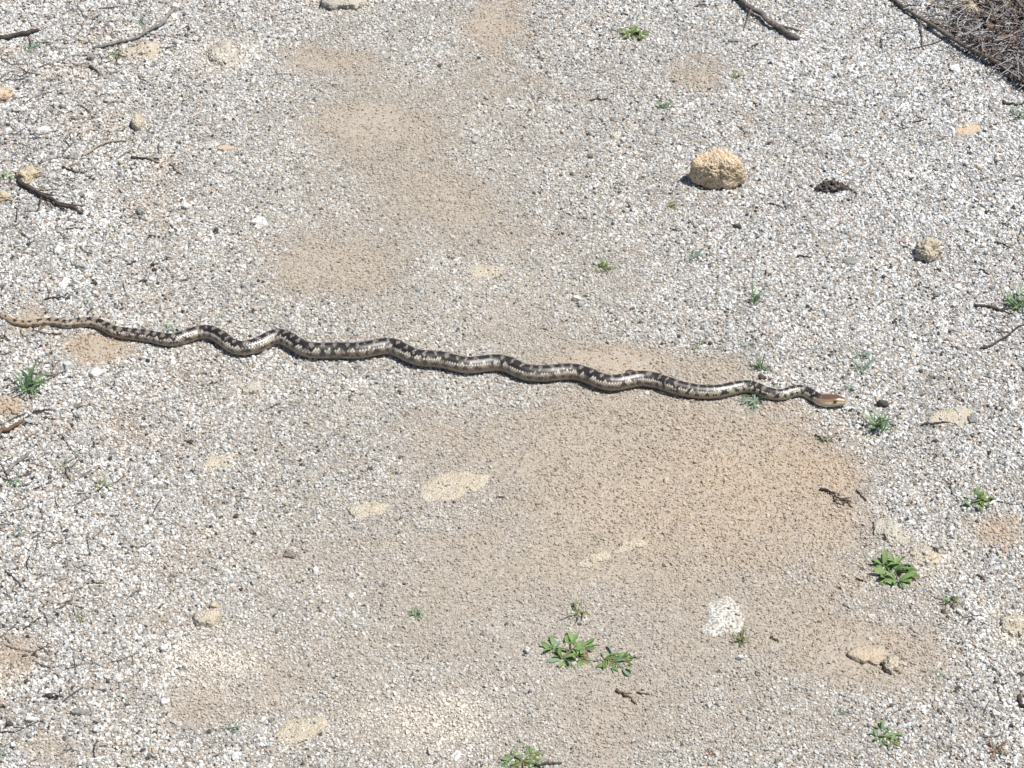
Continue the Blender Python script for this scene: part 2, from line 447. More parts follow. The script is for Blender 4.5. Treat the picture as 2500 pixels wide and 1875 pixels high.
stone('stone', 297, 263, 30, 36, 11, M['cream'], 'upright cream pebble with a dark shadow at its foot', 'pebble', bury=0.2, sub=4)
stone('stone', 60, 378, 52, 38, 11, M['yellow'], 'yellow stone at the end of a dark broken stick', bury=0.3, rough=.3)
stone('stone', 4, 427, 40, 28, 10, M['yellow'], 'yellow stone below the dark broken stick', bury=0.3, rough=.3)
stone('stone', 8, 205, 34, 40, 12, M['rust'], 'rusty brown stone sunk in coarse gravel', bury=0.35, rough=.3)
stone('stone', 1925, 1150, 110, 60, 9, M['pale'], 'upper crusty end of a long pale stone behind a leafy weed', outline=[(1876, 1124), (1905, 1118), (1935, 1136), (1962, 1160), (1968, 1184), (1940, 1184), (1905, 1166), (1882, 1146)], bury=0.66, rough=.5, facets=2)
stone('stone', 2003, 1198, 90, 50, 8, M['cream'], 'cream lower end of a long crusty stone beside a leafy weed', outline=[(1962, 1180), (1985, 1178), (2020, 1190), (2044, 1210), (2030, 1222), (1998, 1222), (1972, 1206)], bury=0.68, rough=.5, facets=2)
stone('dirt_clod', 1926, 1436, 36, 42, 8, M['cream'], 'lumpy pale dirt clod at the edge of a sandy crust', 'clod', bury=0.3, rough=.4, facets=3)
stone('dirt_clod', 1912, 1419, 14, 12, 5, M['pale'], 'marble sized pale clod touching a larger lumpy one', 'clod', bury=0.3, sub=3)
stone('earth_crust', 1870, 1424, 74, 34, 5, M['earth'], 'raised plate of sandy crust beside a lumpy clod', 'crust', outline=[(1830, 1416), (1845, 1404), (1885, 1402), (1915, 1412), (1914, 1428), (1898, 1438), (1876, 1432), (1848, 1428)], bury=0.3, rough=.15, boxy=3.5)
stone('stone', 2188, 1352, 56, 56, 8, M['cream'], 'cream lump of stone sunk in white gravel beside olive weeds', bury=0.45, rough=.4)
stone('stone', 545, 840, 44, 30, 5, M['pale'], 'pale chip of stone just below the snake', bury=0.4, rough=.3)
stone('dark_clod', 1797, 403, 60, 28, 9, M['scat'], 'dark charred looking crumbly clod near the round tan stone', 'clod', bury=0.2, rough=.7, facets=2, seed=21, smooth=False)
stone('dark_clod', 1824, 407, 26, 12, 6, M['scat'], 'small dark crumb broken off the charred clod', 'clod', bury=0.25, rough=.4, sub=3)
stone('pebble', 1906, 873, 26, 20, 8, M['dark'], 'dark pebble between the snake head and a spiky tuft', 'pebble', bury=0.25, rough=.25, sub=3)
stone('pebble', 1839, 565, 40, 16, 4, M['greenish'], 'flat greenish grey stone chip behind the pitted cream stone', 'pebble', bury=0.35, sub=3, group='greenish grey chips')
stone('pebble', 2190, 0, 10, 8, 4, M['dark'], 'dark bead sized pebble under the shrub', 'pebble', bury=0.3, sub=3)
stone('pebble', 304, 454, 20, 24, 6, M['grey'], 'smooth grey oval pebble on the coarse gravel', 'pebble', bury=0.3, sub=3)
stone('pebble', 136, 230, 18, 14, 5, M['grey'], 'small grey pebble near the forked thin twig', 'pebble', bury=0.3, sub=3)
stone('pebble', 1245, 645, 20, 15, 6, M['white'], 'lone bright white pebble above the middle of the snake', 'pebble', bury=0.2, sub=3)
stone('pebble', 205, 806, 25, 28, 8, M['white'], 'chunky white pebble beside the round patch of bare sand', 'pebble', bury=0.3, sub=3, rough=.25)
stone('pebble', 1592, 489, 20, 12, 5, M['dark'], 'small dark pebble in white gravel below the round stone', 'pebble', bury=0.25, sub=3)
stone('stone', 626, 1200, 36, 22, 6, M['purple'], 'purplish brown lump half sunk near the flat cream stones', bury=0.55, rough=.3)
stone('pebble', 115, 1505, 34, 17, 6, M['dark'], 'dark flattish pebble on the coarsest gravel', 'pebble', bury=0.3, sub=3)
stone('pebble', 171, 1539, 44, 18, 5, M['grey'], 'flat grey stone chip near the dark flattish pebble', 'pebble', bury=0.35, sub=3)
stone('pebble', 20, 1564, 18, 12, 5, M['dark'], 'tiny dark pebble beside a white one on coarse gravel', 'pebble', bury=0.3, sub=3)
for (x, y, w, h, lb) in ((1945, 205, 34, 13, 'flat greenish grey stone chip near the hair thin twig'), (1588, 88, 32, 10, 'flat greenish grey stone chip near the thick grey stick')):
    stone('pebble', x, y, w, h, 3.5, M['greenish'], lb, 'pebble', 'greenish grey chips', bury=0.35, sub=3)
stone('pebble', 1275, 338, 17, 14, 6, M['grey'], 'single grey pebble where the sand meets the white gravel', 'pebble', bury=0.25, sub=3)

# ------------------------------------------------------------------ snake
P1 = [(0, 218), (55, 246), (100, 270), (180, 286), (250, 285), (350, 270), (450, 277), (520, 291), (600, 277), (700, 274), (760, 285), (820, 313), (880, 342), (950, 358), (1050, 368), (1150, 382), (1250, 404), (1310, 411), (1380, 402), (1450, 380), (1520, 358), (1600, 350), (1680, 375), (1740, 420), (1800, 460), (1880, 475)]
P2 = [(100, 343), (180, 302), (250, 272), (330, 268), (400, 298), (460, 337), (520, 372), (600, 389), (700, 391), (800, 390), (900, 392), (1000, 391), (1100, 378), (1200, 358), (1280, 350), (1350, 364), (1420, 398), (1480, 429), (1560, 456), (1650, 464), (1720, 468), (1800, 480)]
P3 = [(0, 308), (80, 329), (160, 337), (250, 332), (350, 318), (430, 317), (520, 335), (600, 371), (680, 402), (780, 413), (880, 410), (960, 402), (1050, 395), (1130, 401), (1200, 418), (1280, 451), (1350, 479), (1420, 496), (1500, 494), (1580, 480), (1660, 463), (1740, 459), (1820, 472)]
P4 = [(0, 290), (100, 322), (200, 355), (300, 379), (400, 393), (500, 395), (600, 385), (700, 362), (780, 349), (850, 348), (920, 367), (1000, 401), (1080, 419), (1150, 418), (1220, 396), (1290, 382), (1360, 396), (1420, 430), (1480, 466), (1540, 480), (1600, 486), (1660, 490), (1726, 493)]
cl = [(-190, 748), (-130, 738), (-60, 744)]
cl += [(x / 3.16, 700 + y / 3.16) for x, y in P1]
cl += [(600 + x / 3.687, 750 + y / 3.687) for x, y in P2]
cl += [(1100 + x / 3.687, 800 + y / 3.687) for x, y in P3]
cl += [(1600 + x / 3.687, 850 + y / 3.687) for x, y in P4]
cl = np.array(cl)
DX = [-190, -120, -60, 0, 40, 80, 130, 190, 250, 300, 400, 500, 600, 700, 850, 1000, 1200, 1400, 1550, 1650, 1750, 1850, 1930, 1975, 2100]
DD = [1.5, 5, 8.5, 12, 14.5, 17, 20, 23.5, 27, 30, 33, 36, 38, 40.5, 42, 43, 43, 42, 41, 39, 35, 31, 28.5, 28, 28]
pts = []
for x, y in cl:
    d = np.interp(x, DX, DD)
    p0, mp = gsrc(x, y, 0.0)
    p, mp = gsrc(x, y, d / 2 * mp * 0.88)
    pts.append((p[0], p[1], d / 2 * mp * 0.96, x))
pts = np.array(pts)
# smooth dense centre line
def catmull(P, k=40):
    Q = np.vstack([2 * P[0] - P[1], P, 2 * P[-1] - P[-2]])
    out = []
    for j in range(1, len(Q) - 2):
        t = np.linspace(0, 1, k, endpoint=False)[:, None]
        a, b_, c, d = Q[j - 1], Q[j], Q[j + 1], Q[j + 2]
        out.append(0.5 * (2 * b_ + (c - a) * t + (2 * a - 5 * b_ + 4 * c - d) * t ** 2 + (3 * b_ - a - 3 * c + d) * t ** 3))
    out.append(P[-1:])
    return np.vstack(out)
cd = catmull(pts)
seg = np.hypot(np.diff(cd[:, 0]), np.diff(cd[:, 1]))
L = np.concatenate([[0], np.cumsum(seg)])
STEP = 0.0006
ss = np.arange(0, L[-1], STEP)
C = np.stack([np.interp(ss, L, cd[:, k]) for k in range(4)], 1)
def smooth1(a, k):
    w = np.hanning(k); w /= w.sum()
    return np.convolve(np.pad(a, k // 2, mode='edge'), w, 'valid')[:len(a)]
for k in range(2):
    lin = np.linspace(C[0, k], C[-1, k], len(C))
    C[:, k] = smooth1(C[:, k], 21)
Rr = smooth1(C[:, 2], 61)
zg = smooth1(height(C[:, 0], C[:, 1]), 61)
S_TOT = ss[-1]
HEAD = 0.049
u = np.clip((ss - (S_TOT - HEAD)) / HEAD, 0, 1)        # 0 at the neck, 1 at the snout
Rn = Rr[np.argmin(np.abs(ss - (S_TOT - HEAD)))]
hw = np.interp(u, [0, .12, .25, .38, .5, .62, .72, .82, .9, .95, .98, 1], np.array([8.2, 8.5, 9.8, 10.7, 10.3, 9.2, 8.1, 7.0, 6.0, 4.9, 3.5, 0.3]) / 1000)
hh = np.interp(u, [0, .12, .25, .38, .5, .62, .72, .82, .9, .95, .98, 1], np.array([8.3, 8.2, 8.4, 8.7, 8.7, 8.5, 7.8, 6.8, 5.7, 4.6, 3.2, 0.25]) / 1000)
hw = smooth1(hw, 9); hh = smooth1(hh, 9)
hw[-1] = 0.0003; hh[-1] = 0.0002
isn = np.clip(u / 0.15, 0, 1)
A = np.where(u > 0, Rr * (1 - isn) + hw * isn, Rr * 1.03)
Bv = np.where(u > 0, Rr * (1 - isn) + hh * isn, Rr * 0.99)
A = np.where(u > 0.2, A, smooth1(A, 25)); Bv = np.where(u > 0.2, Bv, smooth1(Bv, 25))
T = np.gradient(C[:, :2], axis=0); T /= np.linalg.norm(T, axis=1, keepdims=True)
for k in range(2): T[:, k] = smooth1(T[:, k], 41)
T /= np.linalg.norm(T, axis=1, keepdims=True)
lift = 0.0035 * np.clip((u - 0.1) / 0.6, 0, 1)
zc = zg + Bv * 0.86 + 0.0006 + lift
zc = np.where(u > 0, zg + Rn * 0.86 + 0.0006 + lift - 0.0008 * u, zc)
NT = 112
th = np.linspace(-np.pi, np.pi, NT, endpoint=False)     # 0 = along the back
TH, S = np.meshgrid(th, ss)
UU = u[:, None] + 0 * TH
ex = np.where(UU > 0.1, 0.86, 1.0)                      # squarer section on the head
sx = np.sign(np.sin(TH)) * np.abs(np.sin(TH)) ** ex
cz = np.sign(np.cos(TH)) * np.abs(np.cos(TH)) ** ex
belly = np.where(cz < 0, 0.86, 1.0)
ridge = 1 + 0.03 * np.cos(TH) ** 8
RX = A[:, None] * sx
RZ = Bv[:, None] * cz * belly * np.where(UU > 0, 1, ridge)
# scales
rows = 28.0
pl = rows * TH / (2 * np.pi)
sl = np.interp(ss, [0, 0.2, 0.6, S_TOT - 0.1, S_TOT], [0.0022, 0.0032, 0.0040, 0.0032, 0.0028])
q = np.cumsum(STEP / sl)[:, None] + 0 * TH
fa = (q + pl / 2) % 1; fb = (q - pl / 2) % 1
edge = np.maximum(np.abs(fa - .5), np.abs(fb - .5)) * 2
edge = np.where(np.abs(TH) > 2.35, np.abs((q * 0.8) % 1 - .5) * 2, edge)   # belly plates
bodymask = np.clip(1 - UU / 0.12, 0, 1) * np.clip(Rr / 0.006, 0.15, 1)[:, None]
dsp = 0.00042 * (1 - edge ** 2.5) * bodymask
nx = sx * 1.0; nz = cz * 1.0
RX = RX + nx * dsp; RZ = RZ + nz * dsp
# mouth line and brow
ad = np.abs(np.degrees(TH))
mouth = np.exp(-((ad - (99 - 4 * np.sin(UU * 5))) / 3.0) ** 2) * np.clip((UU - 0.28) / 0.08, 0, 1)
brow = 0.6 * np.exp(-((ad - 38) / 10) ** 2) * np.exp(-((UU - .64) / .09) ** 2)
pit = np.exp(-((ad - 56) / 8) ** 2) * np.exp(-((UU - .66) / .05) ** 2)
RX = RX * (1 - 0.05 * mouth + 0.10 * brow - 0.05 * pit); RZ = RZ * (1 + 0.07 * brow)
X = C[:, 0][:, None] - T[:, 1][:, None] * RX
Y = C[:, 1][:, None] + T[:, 0][:, None] * RX
Z = zc[:, None] + RZ
# colours of the skin: every scale takes the colour of the pattern at its middle
def sst(a, b_, v): t = np.clip((v - a) / (b_ - a), 0, 1); return t * t * (3 - 2 * t)
nz2 = fbm(S * 900, TH * 7 + 50, 4)
qc = np.cumsum(STEP / sl)
ca_, cb_ = np.floor(q + pl / 2) + .5, np.floor(q - pl / 2) + .5
Sq = np.interp((ca_ + cb_) / 2, qc, ss); Tq = (ca_ - cb_) * 2 * np.pi / rows
onb = np.abs(TH) > 2.35
Sq = np.where(onb, S, Sq); Tq = np.where(onb, TH, Tq)
cell = hash2(ca_ % 997, cb_ % 991, 3)
px = np.interp(Sq, ss, C[:, 3])
deg = np.abs(np.degrees(Tq)); deg = np.where(deg > 180, 360 - deg, deg)
nz1 = fbm(Sq * 260, Tq * 2.6 + 20, 3)
period = np.interp(C[:, 3], [-190, 0, 300, 700, 1300, 1700, 2000], [0.010, 0.012, 0.0150, 0.0165, 0.0160, 0.0140, 0.0120])
ph = np.cumsum(STEP / period)
ph = ph + 0.8 * (vnoise(ph * 0.6, 0 * ph, 8) - .5)
PH = np.interp(Sq, ss, ph)
pf = np.abs((PH % 1) - .5) * 2
tail = np.clip(1 - px / 330, 0, 1); front = sst(1450, 1850, px)
lim = 44 + 6 * np.cos(2 * np.pi * PH) + 24 * (nz1 - .5) + 9 * (cell - .5) - 6 * tail + 1 * front
indorsal = 1 - sst(lim - 2, lim + 2, deg)
cream = np.array([0.76, 0.69, 0.57]); tan = np.array([0.33, 0.26, 0.19]); dkb = np.array([0.017, 0.011, 0.009])
brown = np.array([0.155, 0.10, 0.06]); bell = np.array([0.46, 0.40, 0.315]); tailc = np.array([0.56, 0.40, 0.25]); yel = np.array([0.46, 0.40, 0.27])
def lay(c, col_, m): return c * (1 - m[..., None]) + col_ * m[..., None]
col0 = np.zeros(TH.shape + (3,)) + tan
fl = sst(60, 66, deg) * (1 - sst(112, 126, deg))
col0 = lay(col0, cream, 1 - sst(61, 68, deg + 10 * (cell - .5)))
mid = (1 - front) * (1 - tail)
col0 = lay(col0, brown * 1.35, fl * mid * .4)
col0 = lay(col0, yel, fl * front * .85)
col0 = lay(col0, tan * 1.25, sst(90, 108, deg) * (1 - sst(116, 130, deg)) * mid)
col0 = lay(col0, bell, sst(114, 128, deg))
col0 = lay(col0, tailc, tail * .8)
streak = np.exp(-((deg - 54 - 4 * np.sin(PH * 6.28)) / 4.5) ** 2) * sst(0.5, 0.6, vnoise(PH * 2.3, deg * 0, 15)) * (1 - tail)
col0 = lay(col0, dkb * 1.6, streak * 0.7)
pf2 = np.abs(((PH + 0.5) % 1) - .5) * 2
cs = 77 + 10 * (vnoise(PH, PH * 0, 23) - .5) - 4 * front
hs = np.interp(px, [0, 300, 900, 1500, 1900], [11, 15, 17, 14, 12])
spot = sst(-0.05, 0.18, 1 - np.sqrt(((deg - cs) / hs) ** 2 + (pf2 / np.interp(px, [0, 400, 1000, 1700], [.5, .58, 0.60, .62])) ** 2) + 0.9 * (nz1 - .5) + .2 * (cell - .5))
spstr = np.interp(px, [-100, 100, 400, 800, 1200, 1500, 1750], [.9, .95, .93, .9, .8, .88, .98])
col0 = lay(col0, dkb * np.interp(px, [0, 600, 1000, 1500, 1800], [1.2, 1.4, 1.9, 1.7, .9])[..., None], spot * spstr)
spot2 = sst(0.56, 0.62, nz1 + .25 * (cell - .5)) * sst(84, 90, deg) * (1 - sst(106, 116, deg))
col0 = lay(col0, dkb * 3, spot2 * 0.7 * (1 - 0.4 * front))
# the back: nearly unbroken dark, with pale ovals; crossbars at the neck, loose spots on the tail
gw = np.interp(px, [0, 300, 600, 1200, 1600, 1900], [.66, .5, .36, .32, .30, .26])
gd = np.interp(px, [0, 300, 500, 1500, 1700], [120, 60, 24, 26, 70])
off = 8 * (vnoise(PH * 1.0, 0 * PH, 57) - .5)
gap = 1 - sst(.8, 1.05, np.sqrt(((1 - pf) / gw) ** 2 + ((deg - off) / gd) ** 2) + 1.1 * (nz1 - .5) + .35 * (cell - .5))
col0 = lay(col0, dkb * (1 + 0.8 * cell[..., None]), indorsal)
col0 = lay(col0, lay(np.zeros_like(col0) + np.array([.34, .29, .235]), tailc, tail), indorsal * gap * .92)
# scale edges
col0 = col0 * (1 - (0.72 * sst(0.62, 0.95, edge) * bodymask * (1 - sst(116, 130, deg) * .6))[..., None])
col0 = col0 * (0.80 + 0.30 * cell[..., None] + .1 * nz2[..., None])
deg = np.abs(np.degrees(TH)); nz1 = fbm(S * 420, TH * 3.2 + 20, 3)
# head
hm = np.clip((UU - 0.02 - 0.06 * np.cos(TH) - .08 * (cell - .5)) / 0.22, 0, 1)
hc = np.zeros_like(col0) + np.array([0.145, 0.078, 0.045])
hc = lay(hc, np.array([0.34, 0.225, 0.135]), sst(28, 42, deg))
hc = lay(hc, np.array([0.74, 0.63, 0.46]), sst(54, 66, deg))
hc = lay(hc, np.array([0.62, 0.47, 0.30]), sst(.84, .98, UU) * 0.6)
hc = lay(hc, np.array([0.46, 0.28, 0.13]), (1 - sst(.2, .5, UU)) * sst(50, 60, deg) * (1 - sst(74, 92, deg)) * .8)
bar = np.exp(-((UU - (.645 - 0.01 * (deg - 60) / 10)) / .05) ** 2) * (1 - sst(76, 86, deg)) * sst(38, 44, deg)
hc = lay(hc, dkb, np.clip(bar * 1.2, 0, 1) * .95)
bar2 = np.exp(-((UU - .715) / .02) ** 2) * (1 - sst(38, 48, deg))
hc = lay(hc, dkb * 1.8, bar2 * .7)
lab = np.clip(np.abs(np.sin(UU * 52)) * -8 + 1.0, 0, 1) * sst(76, 82, deg) * (1 - sst(96, 99, deg)) * sst(.3, .36, UU)
hc = lay(hc, dkb, lab * .55)
hc = lay(hc, dkb, np.clip(mouth * 1.2, 0, 1) * .8)
nost = np.exp(-((deg - 62) / 7) ** 2) * np.exp(-((UU - .93) / .014) ** 2)
hc = lay(hc, dkb, nost * .8)
hc = lay(hc, dkb * 2.5, sst(.66, .74, nz1) * (1 - sst(50, 70, deg)) * .5)
hc = hc * (0.85 + 0.3 * nz2[..., None])
col0 = col0 * (1 - hm[..., None]) + hc * hm[..., None]
nr = len(ss)
vv = np.stack([X, Y, Z], -1).reshape(-1, 3)
org = np.array([C[nr // 2, 0], C[nr // 2, 1], zg[nr // 2]])
ii = np.arange(nr * NT).reshape(nr, NT); jj = np.roll(ii, -1, 1)
ff = np.stack([ii[:-1].ravel(), ii[1:].ravel(), jj[1:].ravel(), jj[:-1].ravel()], 1).tolist()
ff.append(list(ii[0][::1])); ff.append(list(ii[-1][::-1]))
me = bpy.data.meshes.new('snake')
me.from_pydata((vv - org).tolist(), [], ff)
me.polygons.foreach_set('use_smooth', [True] * len(me.polygons))
ca = me.attributes.new('skin', 'FLOAT_COLOR', 'POINT')
ca.data.foreach_set('color', np.concatenate([np.clip(col0, 0, 1).reshape(-1, 3), np.ones((nr * NT, 1))], 1).astype(np.float32).ravel())
snake = bpy.data.objects.new('snake', me)
col.objects.link(snake)
snake.location = org
tag(snake, 'long gopher patterned snake with dark blotches and brown head, stretched in waves across the gravel', 'snake')
bm_ = bmesh.new(); bm_.from_mesh(me); bmesh.ops.recalc_face_normals(bm_, faces=bm_.faces); bm_.to_mesh(me); bm_.free()
m, nt, b = new_mat('snake skin')
a_ = N(nt, 'ShaderNodeAttribute', attribute_name='skin')
tc = N(nt, 'ShaderNodeTexCoord').outputs['Object']
n1 = tex(nt, 'ShaderNodeTexNoise', 900, 2, tc)
c = mixc(nt, 1.0, a_.outputs['Color'], ramp(nt, n1.outputs[0], 0.3, 0.7, (.82, .82, .82), (1, 1, 1)), 'MULTIPLY')
nt.links.new(c, b.inputs['Base Color'])
b.inputs['Roughness'].default_value = 0.34
b.inputs['Specular IOR Level'].default_value = 0.9
b.inputs['Coat Weight'].default_value = 0.5
b.inputs['Coat Roughness'].default_value = 0.22
bump(nt, b, n1.outputs[0], 0.0003, 0.5)
me.materials.append(m)
# eyes
m, nt, b = new_mat('snake eye')
tc = N(nt, 'ShaderNodeTexCoord').outputs['Object']
ln = N(nt, 'ShaderNodeVectorMath', operation='LENGTH')
mp_ = N(nt, 'ShaderNodeMapping'); mp_.inputs['Scale'].default_value = (1, 0, 1)
nt.links.new(tc, mp_.inputs['Vector']); nt.links.new(mp_.outputs[0], ln.inputs[0])
nt.links.new(ramp(nt, ln.outputs['Value'], 0.0009, 0.0012, (0.006, 0.005, 0.004), (0.30, 0.15, 0.05)), b.inputs['Base Color'])
b.inputs['Roughness'].default_value = 0.08
M['eye'] = m
ei = int(np.argmin(np.abs(u - 0.66)))
for sgn in (-1, 1):
    ai = int(np.argmin(np.abs(th - sgn * math.radians(56))))
    dv, fc = ico(3)
    e_ = mesh_obj('eye', dv * 0.0027, fc, M['eye'], snake)
    ctr = np.array([C[ei, 0], C[ei, 1], zc[ei]])
    pos = np.array([X[ei, ai], Y[ei, ai], Z[ei, ai]])
    pos = pos + (ctr - pos) / np.linalg.norm(ctr - pos) * 0.0011
    e_['label'] = 'dark round eye with an orange rim'
    e_.location = Vector(pos - org)
    e_.rotation_euler = (0, 0, math.atan2(T[ei, 1], T[ei, 0]))

# ------------------------------------------------------------------ twigs
def tube(path, radii, sides=8, seed=0, cap=True, knob=0.18):
    rs = np.random.default_rng(seed)
    P = np.array(path); n_ = len(P)
    T_ = np.gradient(P, axis=0); T_ /= np.maximum(np.linalg.norm(T_, axis=1, keepdims=True), 1e-9)
    upv = np.array([0.13, 0.21, 0.97])
    vs = []; fs = []
    for k in range(n_):
        a = np.cross(T_[k], upv); a /= max(np.linalg.norm(a), 1e-6); c_ = np.cross(a, T_[k])
        for j in range(sides):
            t = 2 * math.pi * j / sides
            r = radii[k] * (1 + rs.uniform(-knob, knob))
            vs.append(P[k] + (a * math.cos(t) + c_ * math.sin(t)) * r)
    for k in range(n_ - 1):
        for j in range(sides):
            j2 = (j + 1) % sides
            fs.append([k * sides + j, k * sides + j2, (k + 1) * sides + j2, (k + 1) * sides + j])
    fs.append([j for j in range(sides)][::-1]); fs.append([(n_ - 1) * sides + j for j in range(sides)])
    return vs, fs

def twig(name, pxs, width, mat, label, cat='twig', group=None, raise_=0.0, taper=0.5, wig=0.5, forks=0, seed=None, lift=0.0):
    seed = seed if seed is not None else int(abs(pxs[0][0] * 3 + pxs[0][1] * 5))
    rs = np.random.default_rng(seed)
    W3 = []
    for (x, y) in pxs:
        p, mpp = g(x, y, 0.001)
        W3.append((p[0], p[1]))
    rad = width / 2 * mpp
    W3 = np.array(W3)
    dn = catmull(W3, max(6, int(36 / len(pxs)))) if len(W3) > 2 else W3[0] + (W3[1] - W3[0]) * np.linspace(0, 1, 14)[:, None]
    nn = len(dn)
    t = np.linspace(0, 1, nn)
    tang = np.gradient(dn, axis=0); tang /= np.maximum(np.linalg.norm(tang, axis=1, keepdims=True), 1e-9)
    side = np.stack([-tang[:, 1], tang[:, 0]], 1)
    wv = (vnoise(t * 7, 0 * t, seed % 97) - .5) * 2 * rad * wig * 2.2
    dn = dn + side * wv[:, None]
    rr = rad * (1 - taper * t) * (1 + 0.25 * (vnoise(t * 11, 0 * t, seed % 89) - .5))
    zz = height(dn[:, 0], dn[:, 1]) + rr * 0.75 + 0.0012 + raise_ * np.sin(t * math.pi) + lift * np.clip(t * 4, 0, 1)
    vs, fs = tube(np.column_stack([dn, zz]), rr, 8, seed)
    for f in range(forks):
        k = int(rs.uniform(0.25, 0.8) * nn)
        a = rs.choice([-1, 1]) * rs.uniform(0.5, 1.0)
        d = np.array([tang[k, 0] * math.cos(a) - tang[k, 1] * math.sin(a), tang[k, 0] * math.sin(a) + tang[k, 1] * math.cos(a)])
        ln_ = rs.uniform(0.15, 0.35) * np.linalg.norm(W3[-1] - W3[0])
        tt = np.linspace(0, 1, 7)
        fp = dn[k] + d * (ln_ * tt)[:, None]
        fz = zz[k] + (height(fp[:, 0], fp[:, 1]) + 0.001 - zz[k]) * tt
        v2, f2 = tube(np.column_stack([fp, fz]), rr[k] * 0.55 * (1 - 0.6 * tt), 6, seed + f)
        o_ = len(vs); vs += v2; fs += [[q_ + o_ for q_ in ff_] for ff_ in f2]
    c0 = np.array(vs).mean(0); c0[2] = hz(c0[0], c0[1])
    o = mesh_obj(name, np.array(vs) - c0, fs, mat)
    o.location = c0
    return tag(o, label, cat, group)

BG, BD, BB, BP = M['bark_grey'], M['bark_dark'], M['bark_brown'], M['bark_pale']
twig('stick', [(1578, -10), (1610, 20), (1650, 46), (1690, 72), (1722, 90)], 12, M['bark_mid'], 'thick weathered grey stick with a blunt broken end', 'stick', raise_=0.006, taper=0.1, wig=.45, forks=2)
twig('stick', [(1910, -16), (1960, 28), (2000, 58), (2060, 96), (2120, 130), (2160, 152), (2212, 190), (2240, 212)], 9.5, M['bark_mid'], 'long grey branch lying along the edge of the shrub litter', 'stick', raise_=0.008, taper=-0.1, wig=.5, forks=5)
twig('stick', [(-20, 86), (10, 84), (40, 80), (62, 75), (84, 71)], 10, BD, 'short dark stick stub poking in over coarse gravel', 'stick', raise_=0.004, taper=.15)
twig('twig', [(200, 106), (250, 97), (300, 84), (335, 66), (355, 55), (372, 28), (377, 20)], 6.5, BG, 'long thin grey twig with an upturned tip by the long cream stone', taper=-.4, raise_=.004, forks=2)
twig('twig', [(108, 142), (135, 130), (160, 120), (195, 119), (228, 117)], 5, BG, 'thin grey twig ending at the long cream stone', forks=1)
twig('twig', [(192, 146), (207, 152), (217, 164)], 7, BD, 'short crooked dark twig below the long cream stone')
twig('stick', [(38, 392), (62, 405), (95, 426), (120, 438), (145, 450), (182, 461)], 11, BD, 'dark broken stick running away from a yellow stone', 'stick', raise_=.004, taper=.5, wig=.6, forks=4)
twig('twig', [(60, 402), (90, 428), (108, 444)], 6, BB, 'short brown twig alongside the dark broken stick')
twig('twig', [(180, 338), (205, 322), (228, 313), (255, 306), (276, 308)], 6, BP, 'bleached wavy twig on coarse grey gravel', raise_=.003)
twig('twig', [(90, 350), (118, 342), (150, 341), (190, 344)], 4, BG, 'very thin grey twig below the bleached wavy twig')
twig('twig', [(284, 341), (310, 345), (346, 353)], 6, BD, 'straight black twig with a thin stalk standing off its end', raise_=.002)
twig('twig', [(291, 308), (288, 326), (283, 341)], 3, BG, 'thin grey stalk meeting the end of a straight black twig')
twig('twig', [(366, 356), (376, 366), (391, 378)], 4, BD, 'short dark splinter off the end of the straight black twig')
twig('twig', [(136, 361), (155, 369), (182, 376)], 5, BD, 'small dark twig above the dark broken stick')
twig('twig', [(-12, 952), (10, 936), (32, 922), (50, 912)], 10, BB, 'thick brown twig on reddish coarse gravel', raise_=.004, taper=.2)
twig('twig', [(54, 914), (76, 917), (98, 916)], 4, BD, 'thin dark twig just past the thick brown twig')
twig('twig', [(72, 889), (92, 887), (112, 887)], 6, BD, 'short black twig below the bushy blue green tuft')
twig('twig', [(12, 1026), (32, 1010), (52, 990), (62, 980)], 9, BG, 'stubby grey twig above a low green sprig', raise_=.002, taper=.3)
twig('twig', [(1990, 918), (2020, 917), (2045, 915), (2066, 918)], 6, BD, 'dark stick hugging the lower edge of a flat stone', 'stick')
twig('twig', [(1772, 1057), (1795, 1068), (1812, 1079), (1838, 1085)], 6, BD, 'dark dead twig with forked end in the tan sand', forks=4, raise_=.002)
twig('twig', [(1800, 1081), (1815, 1092), (1830, 1086), (1838, 1096)], 5, BD, 'black crooked twig piece under the forked dead twig', forks=2)
twig('twig', [(1850, 1060), (1860, 1070), (1872, 1084)], 4, BD, 'small hooked dark twig beside the forked dead twig')
twig('twig', [(1703, 195), (1745, 207), (1790, 218), (1838, 229)], 3.5, BG, 'hair thin straight grey twig on the white gravel', taper=.3)
twig('twig', [(2166, 223), (2190, 225), (2225, 228)], 6, BD, 'dark twig leading to a bluish sprig below the litter')
twig('twig', [(2118, 756), (2150, 744), (2178, 728), (2200, 708), (2225, 695)], 5, BD, 'dark bent twig with a loop reaching the white gravel', forks=2, raise_=.003)
twig('twig', [(2105, 660), (2130, 664), (2155, 671), (2180, 668), (2225, 660)], 8, BD, 'dark twig lying in front of a low green clump', forks=3)
twig('twig', [(2130, 716), (2150, 718), (2180, 716), (2205, 712)], 3.5, BD, 'thin dark twig just above the bent looped twig')
twig('twig', [(1157, 1655), (1185, 1653), (1214, 1650)], 7, BD, 'black stick end poking out of a wide weed patch', 'stick')
twig('twig', [(1333, 1490), (1348, 1500), (1360, 1508), (1372, 1521)], 7, BB, 'pale brown stem piece with a black tip below a weed', forks=1)
twig('twig', [(1376, 1497), (1392, 1499), (1406, 1498)], 4, BB, 'reddish brown stem piece next to the black tipped one')
twig('twig', [(2157, 1486), (2159, 1505), (2168, 1524)], 4, BD, 'thin dark curved twig standing out on white gravel')
twig('twig', [(2196, 1505), (2206, 1520), (2222, 1545)], 9, BD, 'thick dark twig at the bottom of the white gravel bank', taper=.2)
